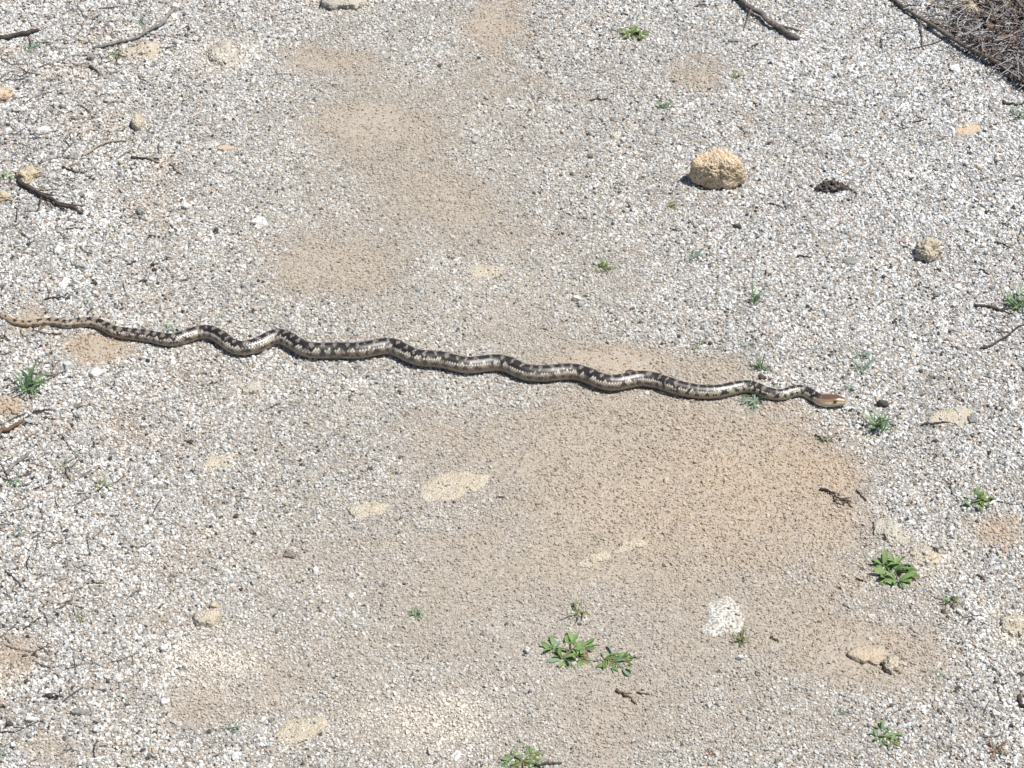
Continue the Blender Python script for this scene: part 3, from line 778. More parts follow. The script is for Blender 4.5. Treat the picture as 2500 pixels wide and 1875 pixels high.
twig('twig', [(1762, 1034 / 1.1), (1772, 948), (1780, 957)], 5, BD, 'tiny dark twig below the snake head by a faint sprig')
twig('twig', [(1352, 818 - 15), (1366, 801), (1384, 807)], 3, BD, 'wispy dark twig on bare sand behind the snake', forks=2)
MARKS = [(1551, 369, 'the round tan stone'), (2003, 541, 'the pitted cream stone'), (2092, 278, 'the flat pinkish stone'), (2050, 902, 'the four sided flat stone'), (985, 1050, 'the leaf shaped flat stone'), (1568, 1328, 'the white granite block'),
    (640, 1577, 'the wedge shaped stone'), (312, 112, 'the long cream stone'), (482, 122, 'the domed pale stone'), (68, 846, 'the bushy grass tuft'), (60, 378, 'the yellow stone with the stick'), (450, 1339, 'the small cream stone'), (1931, 1236, 'the largest leafy weed'), (2112, 1084, 'the bright green weed'),
    (1910, 1594, 'the yellowish low weed'), (1232, 1405, 'the paddle leaved weed'), (1370, 76, 'the bright cushion weed'), (1900, 920, 'the spiky tuft'), (475, 1000, 'the crumbling cream patch'), (1650, 46, 'the thick grey stick'), (115, 1505, 'the dark flattish pebble'), (304, 454, 'the grey oval pebble'), (215, 755, 'the snake tail'),
    (2188, 1352, 'the cream lump by the olive weeds'), (1632, 650, 'the thin lone tuft'), (1303, 580, 'the weed with reddish leaves'), (2200, 662, 'the low grass clump'), (745, 10, 'the lumpy pale stone'), (1925, 1436, 'the lumpy dirt clod')]
NEAR = ['lying right beside', 'a little way from', 'some way from', 'well away from', 'far off from']
def by_landmark(lst, what):
    q_ = []
    for i_, e_ in enumerate(lst):
        x, y = e_[0], e_[1]
        d_, nm = min((math.hypot(x - mx, (y - my) * 1.5), nm) for mx, my, nm in MARKS)
        q_.append((d_, i_, nm))
    out = [None] * len(lst); cnt = {}
    for d_, i_, nm in sorted(q_):
        c_ = cnt.get(nm, 0); cnt[nm] = c_ + 1
        out[i_] = what + ' ' + NEAR[min(c_, 4)] + ' ' + nm
    return out
FR = [(137, 1305, 157, 1297), (67, 1416, 109, 1390), (-4, 1584, 36, 1582), (50, 1360, 92, 1332), (369, 488, 386, 511), (332, 574, 366, 556), (2110, 1242, 2127, 1256),
      (2391 / K, 658 / K, 2414 / K, 672 / K), (1946 / K, 626 / K, 1983 / K, 630 / K), (2427 / K, 592 / K, 2460 / K, 603 / K), (1878 / K, 498 / K, 1910 / K, 508 / K), (2222 / K, 300 / K, 2270 / K, 292 / K),
      (1925 / K, 945 / K, 1945 / K, 955 / K), (110 / K, 1023 / K, 150 / K, 1026 / K), (205 / K, 1428 / K, 255 / K, 1424 / K), (225 / K, 755 / K, 200 / K, 780 / K), (312 / K, 648 / K, 338 / K, 632 / K), (370 / K, 648 / K, 388 / K, 634 / K),
      (163 / K, 561 / K, 205 / K, 560 / K), (110 / K, 730 / K, 155 / K, 726 / K), (2090 / K, 1415 / K, 2118 / K, 1423 / K), (1640 / K, 540 / K + 20, 1668 / K, 548 / K + 20), (2420 / K, 1838 / K, 2470 / K, 1850 / K), (1880 / K, 1558 / K, 1902 / K, 1568 / K),
      (2385 / K, 1404 / K, 2404 / K, 1420 / K), (1440 / K, 247 / K, 1485 / K, 242 / K), (1835 / K, 250 / K, 1850 / K, 262 / K), (1700 / K, 15, 1735 / K, 10), (1850 / K, 108 / K, 1830 / K, 120 / K)]
for (x0, y0, x1, y1), lb in zip(FR, by_landmark(FR, 'short dark twig fragment')):
    twig('twig', [(x0, y0), ((x0 + x1) / 2 + 2, (y0 + y1) / 2 - 1), (x1, y1)], 4.2, BD, lb, 'twig', 'loose twig fragments')
WP = ((403, 446, 26, 16), (311, 920, 20, 13), (326, 1000, 24, 16), (190, 425, 26, 20), (128, 540, 26, 26), (66, 1555, 24, 16), (355, 1518, 22, 20), (2430 / K, 1745 / K, 22, 16),
                     (1602, 1421, 26, 13), (1140, 1405, 16, 18), (93, 282, 34, 20), (560, 480, 40, 26), (212, 1575, 30, 18), (356, 1400, 30, 18), (395, 1585 / 1.1, 22, 16), (850, 108, 15, 12))
for (x, y, w, h), lb in zip(WP, by_landmark(WP, 'loose white quartz pebble')):
    stone('pebble', x, y, w, h, 5.5, M['white'], lb, 'pebble', 'loose white pebbles in the gravel', bury=0.3, sub=3, rough=.25)
twig('stem_piece', [(2136, 1096), (2142, 1086), (2156, 1082), (2168, 1085)], 5, M['bone'], 'small curled white stem beside a bright leafy weed', 'stem', wig=.1, taper=.1)
twig('straw', [(2085, 84), (2101, 81), (2135, 77), (2172, 74)], 3, M['bone'], 'pale straight straw over the shrub litter', 'straw', raise_=.006)
twig('stick', [(2100, -18), (2112, 6), (2128, 28), (2142, 48), (2158, 72)], 8, M['bark_mid'], 'grey brown branch leaning over the yellow stone', 'stick', raise_=.02, lift=.008)
twig('stick', [(2125, -14), (2150, 8), (2178, 28), (2205, 48), (2235, 70)], 10, M['bark_mid'], 'thick dark branch crossing between the two yellow stones', 'stick', raise_=.02, lift=.012, forks=2)
twig('stick', [(2170, 148), (2185, 160), (2212, 176), (2235, 190)], 7, BG, 'grey stick end lying against the long grey branch', 'stick', raise_=.004)
for (x, y, w, h, lb) in ((2085, 92, 20, 10, 'elongated white chip at the end of the pale straw'), (2106, 99, 16, 8, 'smallest white chip on the shrub litter below the straw'), (2126, 124, 18, 18, 'round white chip on litter beside the long grey branch')):
    stone('pebble', x, y, w, h, 4, M['white'], lb, 'pebble', 'white chips on the litter', bury=0.1, sub=3, rough=.3)
twig('twig', [(1828, 404), (1842, 412), (1850, 420), (1846, 430)], 4, BD, 'thin dark stalk trailing from the charred clod')

# ------------------------------------------------------------------ plants
def leaf_mesh(name, mat, wid, arch, fold=0.25, segs=7, seed=0, tip=1.0, blunt=0.8):
    rs = np.random.default_rng(seed)
    vs = []; fs = []
    for k in range(segs + 1):
        t = k / segs
        w = wid * (math.sin(math.pi * min(1, 0.12 + 0.88 * t) ** tip) ** blunt if t < 1 else 0.0) * 0.5 + 0.012 * (t < 1)
        x = t * (1 - 0.25 * arch * t); z = arch * (0.55 * t - 0.75 * t * t)
        yb = 0.06 * math.sin(3 * t + seed)
        vs += [(x, yb - w, z + fold * w), (x, yb, z), (x, yb + w, z + fold * w)]
    for k in range(segs):
        for j in range(2):
            a = k * 3 + j
            fs.append([a, a + 1, a + 4, a + 3])
    me = bpy.data.meshes.new(name)
    me.from_pydata(vs, [], fs); me.update()
    me.polygons.foreach_set('use_smooth', [True] * len(me.polygons))
    me.materials.append(mat)
    return me

LM = {}
def variants(kind, mat):
    key = (kind, mat.name)
    if key not in LM:
        if kind == 'broad':
            LM[key] = [leaf_mesh('leaf', mat, w, a, .35, 8, s, 1.25, 0.55) for s, (w, a) in enumerate(((.25, .35), (.22, .6), (.28, .2), (.21, .8)))]
        else:
            LM[key] = [leaf_mesh('blade', mat, w, a, .3, 7, s, 1.35) for s, (w, a) in enumerate(((.05, .3), (.06, .8), (.04, .15), (.055, 1.2)))]
    return LM[key]

def plant(name, cx, cy, w, kind, nl, mat, label, cat='weed', group=None, parts=True, el=(8, 60), seed=None, lop=None, dry=0, small=1.0):
    nl = int(nl * 1.5)
    seed = seed if seed is not None else int(cx * 3 + cy * 11)
    rs = np.random.default_rng(seed)
    p, mpp = g(cx, cy)
    base = Vector((p[0], p[1], hz(p[0], p[1]) + 0.0005))
    R = w / 2 * mpp
    part = 'leaf' if kind == 'broad' else 'blade'
    vs = []; fs = []
    root = empty(name, base) if parts else None
    cents = [(0, 0)] + [(R * .42 * math.cos(a_) * rs.uniform(.7, 1.15), R * .42 * math.sin(a_) * rs.uniform(.7, 1.15)) for a_ in np.arange(5) * 1.2566 + rs.uniform(0, 6)]
    if parts and kind == 'broad':
        for q_ in cents[1:]:
            tt = np.linspace(0, 1, 5)
            sx_, sy_ = tt * q_[0], tt * q_[1]
            sz_ = height(sx_ + base.x, sy_ + base.y) - base.z + R * .03 + R * .05 * np.sin(tt * 3.14)
            sv, sf = tube(np.column_stack([sx_, sy_, sz_]), R * .028 * (1 - .4 * tt), 6, seed)
            mesh_obj('stem', sv, sf, M['stem'], root)
    elif parts:
        dv, fc = ico(2)
        mesh_obj('root_crown', dv * np.array([R * .11, R * .11, R * .09]), fc, M['stem'], root)
    for k in range(nl):
        az = 2 * math.pi * (k * 0.381966 + rs.uniform(-.09, .09))
        if lop is not None and rs.uniform() < 0.5: az = math.radians(lop) + rs.normal() * 0.6
        e = math.radians(rs.uniform(*el))
        if k < nl * 0.3: e = math.radians(rs.uniform(el[0], el[0] + (el[1] - el[0]) * .35))
        if kind == 'broad':
            ln_ = R * rs.uniform(0.34, 0.62) * small
            cq = cents[k % len(cents)]
            off = Vector((cq[0], cq[1], 0)) + Vector((math.cos(az), math.sin(az), 0)) * R * rs.uniform(0, .09)
            az = az if k % 3 else math.atan2(cq[1], cq[0]) + rs.normal() * .5
            e = e * rs.uniform(.6, 1.1)
        else:
            ln_ = R * rs.uniform(0.6, 1.12) / max(math.cos(e), 0.62)
            ln_ *= rs.uniform(.8, 1.2)
            off = Vector((cents[k % 6][0], cents[k % 6][1], 0)) * rs.uniform(.2, .9)
        off.z = hz(base.x + off.x, base.y + off.y) - base.z
        roll = rs.uniform(-.8, .8)
        mat3 = Matrix.Rotation(az, 4, 'Z') @ Matrix.Rotation(-e, 4, 'Y') @ Matrix.Rotation(roll, 4, 'X')
        use = M['dry'] if k < dry else (M['olive'] if rs.uniform() < .16 and kind == 'broad' else M['sage'] if rs.uniform() < .15 else mat)
        vm = variants(kind, use if parts else mat)[rs.integers(0, 4)]
        wsc = rs.uniform(.8, 1.25)
        if parts:
            o = bpy.data.objects.new(part, vm)
            col.objects.link(o); o.parent = root
            o.location = off
            o.rotation_euler = mat3.to_euler()
            o.scale = (ln_, ln_ * wsc, ln_)
        else:
            o_ = len(vs)
            for v in vm.vertices:
                q_ = mat3 @ Vector((v.co.x * ln_, v.co.y * ln_ * wsc, v.co.z * ln_)) + off
                vs.append(q_)
            fs += [[i_ + o_ for i_ in f.vertices] for f in vm.polygons]
    if not parts:
        root = mesh_obj(name, vs, fs, mat)
        root.location = base
    tag(root, label, cat, group)
    return root

LF, BL, SG, OL = M['leaf'], M['blade'], M['sage'], M['olive']
plant('leafy_weed', 1931, 1236, 138, 'broad', 40, LF, 'largest leafy green weed, beside the long crusty stone', el=(8, 65))
plant('leafy_weed', 1234, 1408, 150, 'broad', 46, LF, 'leafy green weed with paddle shaped leaves on tan sand', el=(2, 34), small=.85, dry=3)
plant('leafy_weed', 1326, 1430, 112, 'broad', 24, M['mossy'], 'sprawling dull green weed joined to the paddle leaved one', el=(4, 35), lop=-10)
plant('leafy_weed', 2112, 1084, 92, 'broad', 26, LF, 'bright green weed next to a curled white stem', el=(8, 65))
plant('leafy_weed', 1910, 1594, 92, 'broad', 24, M['mossy'], 'yellowish green low weed in the pale gravel, leaves spread flat', el=(5, 50))
plant('leafy_weed', 1370, 76, 86, 'broad', 30, LF, 'bright green cushion weed nearest the thick grey stick', el=(10, 70))
plant('leafy_weed', 1303, 580, 66, 'broad', 16, LF, 'small green weed with reddish dry leaves at its base', el=(5, 45), dry=5)
plant('grass_tuft', 1900, 926, 66, 'blade', 30, BL, 'spiky green grass tuft just past the snake head', 'grass', el=(25, 85))
plant('grass_tuft', 66, 842, 98, 'blade', 24, BL, 'bushy blue green grass tuft beside bare reddish sand', 'grass', el=(15, 80))
plant('grass_tuft', 1632, 650, 52, 'blade', 18, BL, 'thin spiky grass tuft alone in the white gravel', 'grass', el=(25, 85))
plant('grass_tuft', 1642, 797, 48, 'blade', 22, BL, 'spiky grass tuft just behind the front of the snake', 'grass', el=(25, 85))
plant('grass_clump', 1625, 868, 92, 'blade', 26, SG, 'low sage green grass pressed under the edge of the snake', 'grass', el=(3, 22))
plant('weed_patch', 1130, 1648, 150, 'broad', 54, M['mossy'], 'wide dull green weed patch with a black stick end in it', el=(2, 26), small=.6)
plant('grass_sprig', 898, 1327, 50, 'blade', 18, BL, 'little dark green sprig alone on pale sand', 'grass', el=(5, 45))
plant('grass_sprig', 1602, 1385, 46, 'blade', 18, OL, 'small sprig growing at the corner of the white granite block', 'grass', el=(10, 60))
plant('grass_clump', 2200, 662, 80, 'blade', 30, BL, 'low green grass clump behind a dark twig', 'grass', el=(5, 50))
plant('grass_sprig', 1437, 232, 52, 'blade', 18, BL, 'small blue green sprig between the cushion weed and the round stone', 'grass', el=(5, 45))
SMALL = [(1467, 206, 24, 'sprout of blue green leaves behind the small blue green sprig', SG, 8), (1500, 557, 48, 'faint greyish sprig flattened on white gravel above the snake', SG, 12), (1450, 447, 40, 'faint olive sprig below the round tan stone', OL, 10),
    (1616, 748, 36, 'small broad green sprout behind the tuft near the snake', BL, 10), (1510, 746, 36, 'faint yellowish sprig on the sand behind the snake', OL, 12), (1860, 770, 56, 'thin flat green sprig on white gravel behind the snake head', SG, 14),
    (1856, 798, 60, 'second thin flat sprig nearer the snake head', SG, 14), (1834, 842, 30, 'tiny sprout right above the snake head', SG, 8), (1783, 952, 44, 'faint sprig below the snake head on tan sand', OL, 12), (1250, 1324, 66, 'wispy yellow green sprig above the paddle leaved weed', OL, 14),
    (2052, 1298, 58, 'yellow green sprig below the largest leafy weed', OL, 16), (2026, 1458, 34, 'dark little sprig beside the lumpy clods', SG, 12), (1817, 1540, 34, 'pale sprig on gravel behind the yellowish low weed', SG, 10), (1532, 1630, 42, 'dark scraggly sprig on gravel', M['dry'], 12),
    (1590, 168, 40, 'scruffy olive sprig by a short dark twig on white gravel', OL, 12), (35, 1042, 54, 'low green sprig under the stubby grey twig', BL, 14), (142, 1010, 44, 'upright thin sprig on coarse gravel', BL, 8), (222, 1050, 50, 'dry tipped sprig on warm brown gravel', OL, 14),
    (38, 1152, 50, 'scruffy grey green sprig on coarse gravel', SG, 14), (12, 1632, 44, 'grey sprig at the lower coarse gravel', SG, 12), (252, 122, 46, 'yellow green sprouts at the end of the long cream stone', OL, 22), (308, 52, 40, 'bluish sprig above the long thin grey twig', SG, 10),
    (66, 106, 56, 'bluish flattened sprig under the short dark stub', SG, 14), (12, 385, 50, 'green sprig behind the yellow stone', BL, 18), (164, 577, 40, 'pale washed out sprig on grey gravel', SG, 10), (190, 650, 44, 'grey green sprig above the tail of the snake', SG, 12),
    (440, 66, 26, 'tiny olive sprout beside the domed pale stone', OL, 8), (2196, 250, 46, 'bluish sprig at the end of a dark twig', SG, 12), (366, 712, 48, 'green sprig tucked behind a bend in the snake', SG, 12), (650, 796, 24, 'tiny green sprout in front of the snake', BL, 7),
    (501, 1574, 54, 'grey green twiggy sprig near the wedge shaped stone', SG, 12), (2150, 1622, 70, 'dead brownish sprig in coarse white gravel', M['dry'], 16), (76, 1350, 36, 'thin dark sprig on the warm gravel', SG, 10), (350, 1062, 20, 'single upright seedling on grey gravel', OL, 6),
    (172, 1338, 34, 'small greenish sprig in the mixed gravel', OL, 10), (1155, 566, 28, 'tiny dark sprout between two flat yellowish patches', SG, 8)]
for (x, y, w, lb, mt, nl) in SMALL:
    plant('grass_sprig', x, y, w, 'blade', nl, mt, lb, 'grass', parts=w >= 44, el=(4, 50))

# ------------------------------------------------------------------ dry shrub in the far corner
sp, _ = g(2260, 10)
shrub = empty('dry_shrub', (sp[0], sp[1], hz(sp[0], sp[1])))
tag(shrub, 'dry leafless shrub of dark tangled branches at the gravel edge', 'shrub')
dv, fc = ico(3)
mesh_obj('root_crown', dv * np.array([.035, .035, .014]) * (1 + .25 * np.sin(dv[:, :1] * 9) * np.cos(dv[:, 1:2] * 7)), fc, M['bark_mid'], shrub)
rs = np.random.default_rng(5)
for k in range(24):
    az = rs.uniform(2.0, 4.9) if k < 20 else rs.uniform(0, 6.28)
    el = rs.uniform(0.1, 0.75); ln_ = rs.uniform(0.10, 0.24)
    t = np.linspace(0, 1, 16)
    b0 = np.array([rs.normal() * .05, rs.normal() * .05, 0.0])
    bend = rs.normal(size=3) * 0.05
    path = b0 + np.outer(t * ln_, [math.cos(az) * math.cos(el), math.sin(az) * math.cos(el), math.sin(el)])
    path += np.outer(t ** 2, bend) ; path[:, 2] -= 0.10 * ln_ * t ** 2 * 3
    path += (vnoise(np.outer(t * 6, [1, 1, 1]), np.array([[1, 2, 3]]) + k, k) - .5) * 0.012
    wx = path[:, 0] + sp[0]; wy = path[:, 1] + sp[1]
    gl = height(wx, wy) - hz(sp[0], sp[1])
    path[:, 2] = np.maximum(path[:, 2], gl + 0.002); path[0, 2] = gl[0] - 0.004
    r0 = rs.uniform(.0009, .0026)
    vs, fs = tube(path, r0 * (1 - .7 * t), 7, k)
    for f in range(5):
        q_ = rs.integers(4, 14); a2 = az + rs.choice([-1, 1]) * rs.uniform(.4, 1.1); e2 = el + rs.uniform(-.5, .4); l2 = rs.uniform(.03, .09)
        tt = np.linspace(0, 1, 7)
        p2 = path[q_] + np.outer(tt * l2, [math.cos(a2) * math.cos(e2), math.sin(a2) * math.cos(e2), math.sin(e2)])
        p2[:, 2] = np.maximum(p2[:, 2], height(p2[:, 0] + sp[0], p2[:, 1] + sp[1]) - hz(sp[0], sp[1]) + .001)
        v2, f2 = tube(p2, r0 * .4 * (1 - .6 * tt), 5, k * 9 + f)
        o_ = len(vs); vs += v2; fs += [[z_ + o_ for z_ in f_] for f_ in f2]
    mesh_obj('branch', vs, fs, (BD, BD, BG, BB)[k % 4], shrub)

# ------------------------------------------------------------------ plant litter: uncountable slivers
def litter(name, label, pts_xy, lens, rads, mat, zup, seed):
    rs = np.random.default_rng(seed)
    vs = []; fs = []
    for (x, y), ln_, r in zip(pts_xy, lens, rads):
        a = rs.uniform(0, 6.28); k = 4
        t = np.linspace(-.5, .5, k)
        bx = x + np.cos(a) * t * ln_ - np.sin(a) * rs.normal() * .12 * ln_ * (t * t * 4 - .5); by = y + np.sin(a) * t * ln_ + np.cos(a) * rs.normal() * .12 * ln_ * (t * t * 4 - .5)
        bz = height(bx, by) + r + rs.uniform(0.0005, 0.0018) + rs.uniform(0, 1) ** 2 * zup + t * rs.normal() * .12 * ln_ * (zup > .004)
        v, f = tube(np.column_stack([bx, by, bz]), [r * .8, r, r, r * .5], 4, int(rs.integers(0, 9999)))
        o_ = len(vs); vs += v; fs += [[q_ + o_ for q_ in f_] for f_ in f]
    o = mesh_obj(name, vs, fs, mat, smooth=False)
    return tag(o, label, 'litter', kind='stuff')
m, nt, b = new_mat('plant litter')
gi = N(nt, 'ShaderNodeNewGeometry')
nt.links.new(ramp(nt, gi.outputs['Random Per Island'], 0.0, 1.0, (0.03, 0.024, 0.024), (0.46, 0.43, 0.43)), b.inputs['Base Color'])
b.inputs['Roughness'].default_value = .9
M['litter'] = m
m, nt, b = new_mat('grey brown stalks')
gi = N(nt, 'ShaderNodeNewGeometry')
nt.links.new(ramp(nt, gi.outputs['Random Per Island'], 0.0, 1.0, (0.03, 0.024, 0.021), (0.19, 0.165, 0.15)), b.inputs['Base Color'])
b.inputs['Roughness'].default_value = .9
M['stalks'] = m
M['pale_stalk'] = bark_mat('pale grey stalk', (0.34, 0.33, 0.34), (0.50, 0.48, 0.48))
M['dead_leaf'] = bark_mat('dead leaf', (0.13, 0.085, 0.068), (0.24, 0.18, 0.145))
rs = np.random.default_rng(8)
def spread(n_, xy0, sd):
    return np.column_stack([xy0[0] + rs.normal(size=n_) * sd[0], xy0[1] + rs.normal(size=n_) * sd[1]])
c1 = g(2190, 70)[0]
lp = np.vstack([spread(380, c1, (.055, .10)), spread(300, g(2225, 140)[0], (.04, .07)), spread(160, g(2120, 30)[0], (.05, .05)), spread(600, g(2330, 60)[0], (.08, .16))])
e0 = g(1925, 0)[0]; e1 = g(2212, 195)[0]
keep = ((lp[:, 0] - e0[0]) * (e1[1] - e0[1]) - (lp[:, 1] - e0[1]) * (e1[0] - e0[0])) < 0.002
lp = lp[keep]
lq = np.vstack([spread(260, g(2170, 90)[0], (.05, .08)), spread(160, g(2225, 150)[0], (.04, .06)), spread(80, g(2130, 40)[0], (.05, .05))])
lq = lq[((lq[:, 0] - e0[0]) * (e1[1] - e0[1]) - (lq[:, 1] - e0[1]) * (e1[0] - e0[0])) < 0.001]
litter('pale_straw', 'tangle of thin pale grey stalks over the shrub litter', lq, rs.uniform(.015, .06, len(lq)), rs.uniform(.0004, .0009, len(lq)), M['pale_stalk'], 0.024, 6)
litter('black_stalks', 'tangle of thin blackish stalks in the shrub litter', lq[::2] + rs.normal(size=lq[::2].shape) * .012, rs.uniform(.02, .07, len(lq[::2])), rs.uniform(.0005, .0014, len(lq[::2])), BD, 0.028, 7)
lv = []; lf_ = []
for (x, y) in lq[::3]:
    a = rs.uniform(0, 6.28); L_ = rs.uniform(.006, .014); z = hz(x, y) + rs.uniform(.004, .016)
    ca2, sa2 = math.cos(a), math.sin(a); o_ = len(lv)
    for (u_, v_, w_) in ((-1, 0, 0), (-.4, .4, .25), (.5, .35, .2), (1, 0, .1), (.5, -.35, .15), (-.4, -.4, .3), (0, 0, -.1)):
        lv.append((x + (u_ * ca2 - v_ * sa2) * L_, y + (u_ * sa2 + v_ * ca2) * L_, z + w_ * L_))
    lf_ += [[o_ + 6, o_ + q_, o_ + (q_ + 1) % 6] for q_ in range(6)]
tag(mesh_obj('dead_leaves', lv, lf_, M['dead_leaf']), 'curled reddish brown dead leaves caught in the shrub litter', 'leaves', kind='stuff')
litter('dead_litter', 'matted dark twiggy litter under the dry shrub', lp, rs.uniform(.008, .05, len(lp)), rs.uniform(.0004, .0010, len(lp)), M['litter'], 0.014, 3)
fr = []
for (cx, cy, n_, sx_, sy_) in ((60, 120, 130, .10, .18), (60, 400, 120, .08, .2), (60, 950, 110, .07, .22), (80, 1450, 120, .08, .2), (2100, 350, 90, .10, .25), (2130, 800, 60, .08, .2), (2130, 1450, 90, .08, .22), (1100, 700, 120, .5, .6), (400, 300, 60, .15, .2)):
    c_ = g(cx, cy)[0]; fr.append(spread(n_, c_, (sx_, sy_)))
fr = np.vstack(fr)
tw = np.vstack([spread(n_, g(cx, cy)[0], sd_) for cx, cy, n_, sd_ in ((70, 110, 150, (.11, .17)), (90, 400, 140, (.10, .2)), (40, 1000, 110, (.06, .2)), (70, 1400, 70, (.08, .2)), (2130, 400, 30, (.07, .25)), (2150, 1350, 24, (.06, .3)), (2000, 90, 16, (.06, .08)))])
litter('fine_twigs', 'fine grey brown stalks strewn over the coarse gravel at the trail edges', tw, rs.uniform(.010, .045, len(tw)), rs.uniform(.0004, .0011, len(tw)), M['stalks'], 0.002, 14)
litter('plant_fragments', 'scattered dark crumbs of dry plant matter strewn over the gravel', fr, rs.uniform(.003, .013, len(fr)), rs.uniform(.0004, .0011, len(fr)), M['litter'], 0.001, 4)

# ------------------------------------------------------------------ loose gravel: grains as instances
GS = 0.0034
xs = np.arange(-1.85, 1.85, GS); ys = np.arange(-1.5, 2.1, GS)
X0, Y0 = np.meshgrid(xs, ys)
X0[1::2] += GS / 2
gxp = (X0 + rng.uniform(-.5, .5, X0.shape) * GS * .95).ravel(); gyp = (Y0 + rng.uniform(-.5, .5, X0.shape) * GS * .95).ravel()
core_ = in_view(gxp, gyp, 0.17)
k = core_ | (in_view(gxp, gyp, 0.62) & (rng.uniform(size=len(gxp)) < 0.30))   # sparser, larger grains beyond the trail bed
gxp, gyp, outer = gxp[k], gyp[k], ~core_[k]
sand = sand_at(gxp, gyp); smo = smooth_at(gxp, gyp)
k = rng.uniform(size=len(gxp)) > np.clip(smo * 0.75 + sand * .22, 0, .8)
gup = np.zeros(len(gxp))
for (cx, cy, rx, ry, fn, sz, srz) in CLEAR:
    dx, dy = gxp - cx, gyp - cy
    rr_ = np.sqrt((dx / rx) ** 2 + (dy / ry) ** 2) if fn is None else np.hypot(dx, dy) / np.maximum(fn(np.arctan2(dy, dx)), 1e-6)
    inside = rr_ < (rng.uniform(.62, 1.0, len(dx)) if fn is not None else .95)
    ontop = inside & (rng.uniform(size=len(dx)) < 0.12) & (sz + srz < 0.009) & (srz > .0045)   # a few grains lie on the flush stones
    gup = np.where(ontop, np.maximum(gup, sz + srz * np.clip(1 - rr_ ** 3, 0, 1) ** .4), gup)
    k &= ~inside | ontop
gxp, gyp, sand, smo, gup, outer = gxp[k], gyp[k], sand[k], smo[k], gup[k], outer[k]
dull = np.clip(field(DULL, gxp, gyp), 0, 1)
n_ = len(gxp)
coarse = np.clip((-gxp - 0.35) / 0.4, 0, 1) * 0.6 + np.clip((gxp - 0.45) / 0.3, 0, 1) * 0.35
coarse = coarse + 0.25 * (fbm(gxp * 6, gyp * 6, 61) - .5)
size = 0.00166 * np.exp(rng.normal(size=n_) * 0.31) * (1 + 0.2 * coarse) * (.78 + .44 * fbm(gxp * 13, gyp * 13, 83, 3)) * (1 - 0.30 * smo - 0.20 * dull * (1 - coarse) - 0.10 * sand)
size[outer] *= 1.7
big = rng.uniform(size=n_) < 0.006 * (1 - smo) * (0.4 + 1.2 * np.clip(coarse, 0, 1))
pal = np.array([[0.76, 0.765, 0.755], [0.57, 0.575, 0.57], [0.42, 0.425, 0.42], [0.50, 0.43, 0.34], [0.26, 0.26, 0.255], [0.06, 0.055, 0.052], [0.50, 0.38, 0.32]])
prob = np.array([.40, .22, .14, .09, .085, .045, .02])
ci = rng.choice(7, n_, p=prob / prob.sum())
sw = (ci >= 4) & (rng.uniform(size=n_) < np.clip(sand * 1.0 + dull * .5, 0, .9))
ci[sw] = 3
gc = pal[ci]
isdark = gc[:, 0] < .1
big &= ~isdark
size[big] *= rng.uniform(1.4, 2.3, big.sum())
gc = gc * rng.uniform(.82, 1.1, n_)[:, None] * (.84 + .30 * fbm(gxp * 17, gyp * 17, 29, 3))[:, None]
org_ = np.clip(field(ORANGE, gxp, gyp), 0, 1)[:, None]
tanv = (np.array([0.445, 0.38, 0.305]) * (1 - org_) + np.array([0.52, 0.40, 0.285]) * org_) * rng.uniform(.72, 1.28, n_)[:, None]
sm = np.where(isdark, .3, 1) * np.clip(sand * 1.05, 0, .92)
gc = gc * (1 - sm[:, None]) + tanv * sm[:, None]
dc = np.array([0.45, 0.425, 0.375])
dm = (dull * 0.45 * np.where(isdark, .4, 1))[:, None]
gc = gc * (1 - dm) + dc * rng.uniform(.8, 1.2, n_)[:, None] * dm
cool = np.clip((gxp - 0.1) / 0.5, 0, 1) * np.clip((gyp + 0.2) / 0.6, 0, 1) * (1 - sand)
gc = gc * (1 + cool[:, None] * np.array([.05, .065, .09]))
rust = np.clip(fbm(gxp * 9, gyp * 9, 91) - .58, 0, 1) * 3 * np.clip((-gxp - .3) / .3, 0, 1)
gc = gc * (1 - rust[:, None] * np.array([.05, .16, .26]))
pw = np.clip(field(PALE, gxp, gyp) * (.4 + fbm(gxp * 30, gyp * 30, 47)), 0, .85)[:, None]
gc = gc * (1 - pw) + np.array([.78, .73, .64]) * rng.uniform(.85, 1.08, n_)[:, None] * pw
gc = np.clip(gc, .02, .85)
gpz = height(gxp, gyp) + gup + size * rng.uniform(-.15, .45, n_)
me = bpy.data.meshes.new('gravel')
me.from_pydata(np.column_stack([gxp, gyp, gpz]).tolist(), [], [])
def addf(nm, tp, key, arr):
    a = me.attributes.new(nm, tp, 'POINT'); a.data.foreach_set(key, arr.astype(np.float32).ravel())
addf('tint', 'FLOAT_COLOR', 'color', np.concatenate([gc, np.ones((n_, 1))], 1))
addf('rot', 'FLOAT_VECTOR', 'vector', np.column_stack([rng.normal(size=n_) * .45, rng.normal(size=n_) * .45, rng.uniform(0, 6.28, n_)]))
addf('siz', 'FLOAT_VECTOR', 'vector', np.column_stack([size * rng.uniform(.85, 1.35, n_), size * rng.uniform(.75, 1.1, n_), size * rng.uniform(.6, .95, n_)]))
at = me.attributes.new('pick', 'INT', 'POINT'); at.data.foreach_set('value', rng.integers(0, 10, n_).astype(np.int32))
gravel = bpy.data.objects.new('gravel', me)
col.objects.link(gravel)
tag(gravel, 'loose white, grey and tan granite gravel covering the trail', 'gravel', kind='stuff')
m, nt, b = new_mat('granite grain')
a_ = N(nt, 'ShaderNodeAttribute', attribute_name='tint', attribute_type='INSTANCER')
tc = N(nt, 'ShaderNodeTexCoord').outputs['Object']
n1 = tex(nt, 'ShaderNodeTexNoise', 2.2, 3, tc)
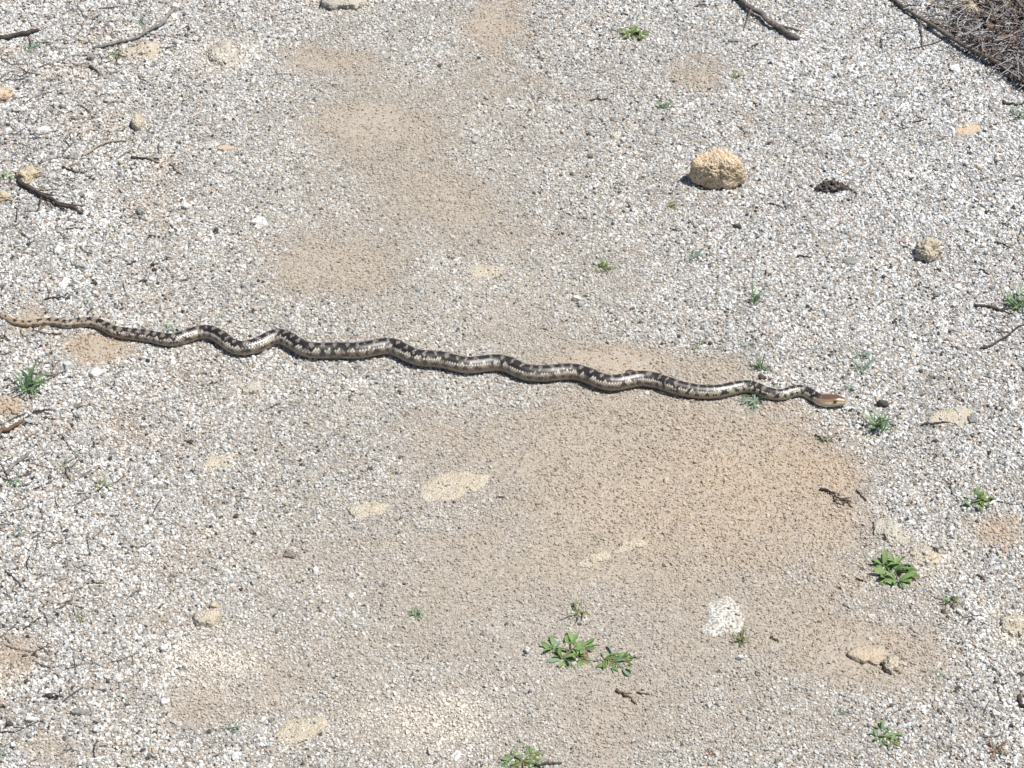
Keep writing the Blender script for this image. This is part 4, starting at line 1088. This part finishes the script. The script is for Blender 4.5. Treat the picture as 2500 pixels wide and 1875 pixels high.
c = mixc(nt, 1.0, a_.outputs['Color'], ramp(nt, n1.outputs[0], 0.3, 0.65, (.70, .68, .66), (1, 1, 1)), 'MULTIPLY')
nt.links.new(c, b.inputs['Base Color'])
b.inputs['Roughness'].default_value = .7
b.inputs['Specular IOR Level'].default_value = .35
gm = m
nt = bpy.data.node_groups.new('gravel grains', 'GeometryNodeTree')
nt.interface.new_socket('Geometry', in_out='INPUT', socket_type='NodeSocketGeometry')
nt.interface.new_socket('Geometry', in_out='OUTPUT', socket_type='NodeSocketGeometry')
gi = nt.nodes.new('NodeGroupInput'); go = nt.nodes.new('NodeGroupOutput')
join = nt.nodes.new('GeometryNodeGeometryToInstance')
for v in range(10):
    icn = nt.nodes.new('GeometryNodeMeshIcoSphere'); icn.inputs['Radius'].default_value = 1; icn.inputs['Subdivisions'].default_value = 2
    pos = nt.nodes.new('GeometryNodeInputPosition')
    ns = nt.nodes.new('ShaderNodeTexNoise'); ns.inputs['Scale'].default_value = 0.9; ns.inputs['Detail'].default_value = 2.0; ns.inputs['Roughness'].default_value = .6
    va = nt.nodes.new('ShaderNodeVectorMath'); va.operation = 'ADD'; va.inputs[1].default_value = (v * 7.3, v * 3.1, v * 5.7)
    vsb = nt.nodes.new('ShaderNodeVectorMath'); vsb.operation = 'SUBTRACT'; vsb.inputs[1].default_value = (.5, .5, .5)
    vm = nt.nodes.new('ShaderNodeVectorMath'); vm.operation = 'SCALE'; vm.inputs['Scale'].default_value = 2.1
    sp_ = nt.nodes.new('GeometryNodeSetPosition'); smt = nt.nodes.new('GeometryNodeSetMaterial'); smt.inputs['Material'].default_value = gm
    ssm = nt.nodes.new('GeometryNodeSetShadeSmooth'); ssm.inputs['Shade Smooth'].default_value = False
    lk = nt.links.new
    lk(pos.outputs[0], va.inputs[0]); lk(va.outputs[0], ns.inputs['Vector']); lk(ns.outputs['Color'], vsb.inputs[0]); lk(vsb.outputs[0], vm.inputs[0])
    lk(icn.outputs['Mesh'], sp_.inputs['Geometry']); lk(vm.outputs[0], sp_.inputs['Offset']); lk(sp_.outputs[0], smt.inputs[0]); lk(smt.outputs[0], ssm.inputs[0]); lk(ssm.outputs[0], join.inputs[0])
iop = nt.nodes.new('GeometryNodeInstanceOnPoints')
def named(nm, tp):
    q_ = nt.nodes.new('GeometryNodeInputNamedAttribute'); q_.data_type = tp; q_.inputs['Name'].default_value = nm
    return q_.outputs['Attribute']
nt.links.new(gi.outputs[0], iop.inputs['Points']); nt.links.new(join.outputs[0], iop.inputs['Instance'])
iop.inputs['Pick Instance'].default_value = True
nt.links.new(named('pick', 'INT'), iop.inputs['Instance Index'])
er = nt.nodes.new('FunctionNodeEulerToRotation')
nt.links.new(named('rot', 'FLOAT_VECTOR'), er.inputs[0]); nt.links.new(er.outputs[0], iop.inputs['Rotation'])
nt.links.new(named('siz', 'FLOAT_VECTOR'), iop.inputs['Scale'])
nt.links.new(iop.outputs[0], go.inputs[0])
md = gravel.modifiers.new('grains', 'NODES'); md.node_group = nt
print('grains', n_, 'snake verts', nr * NT)
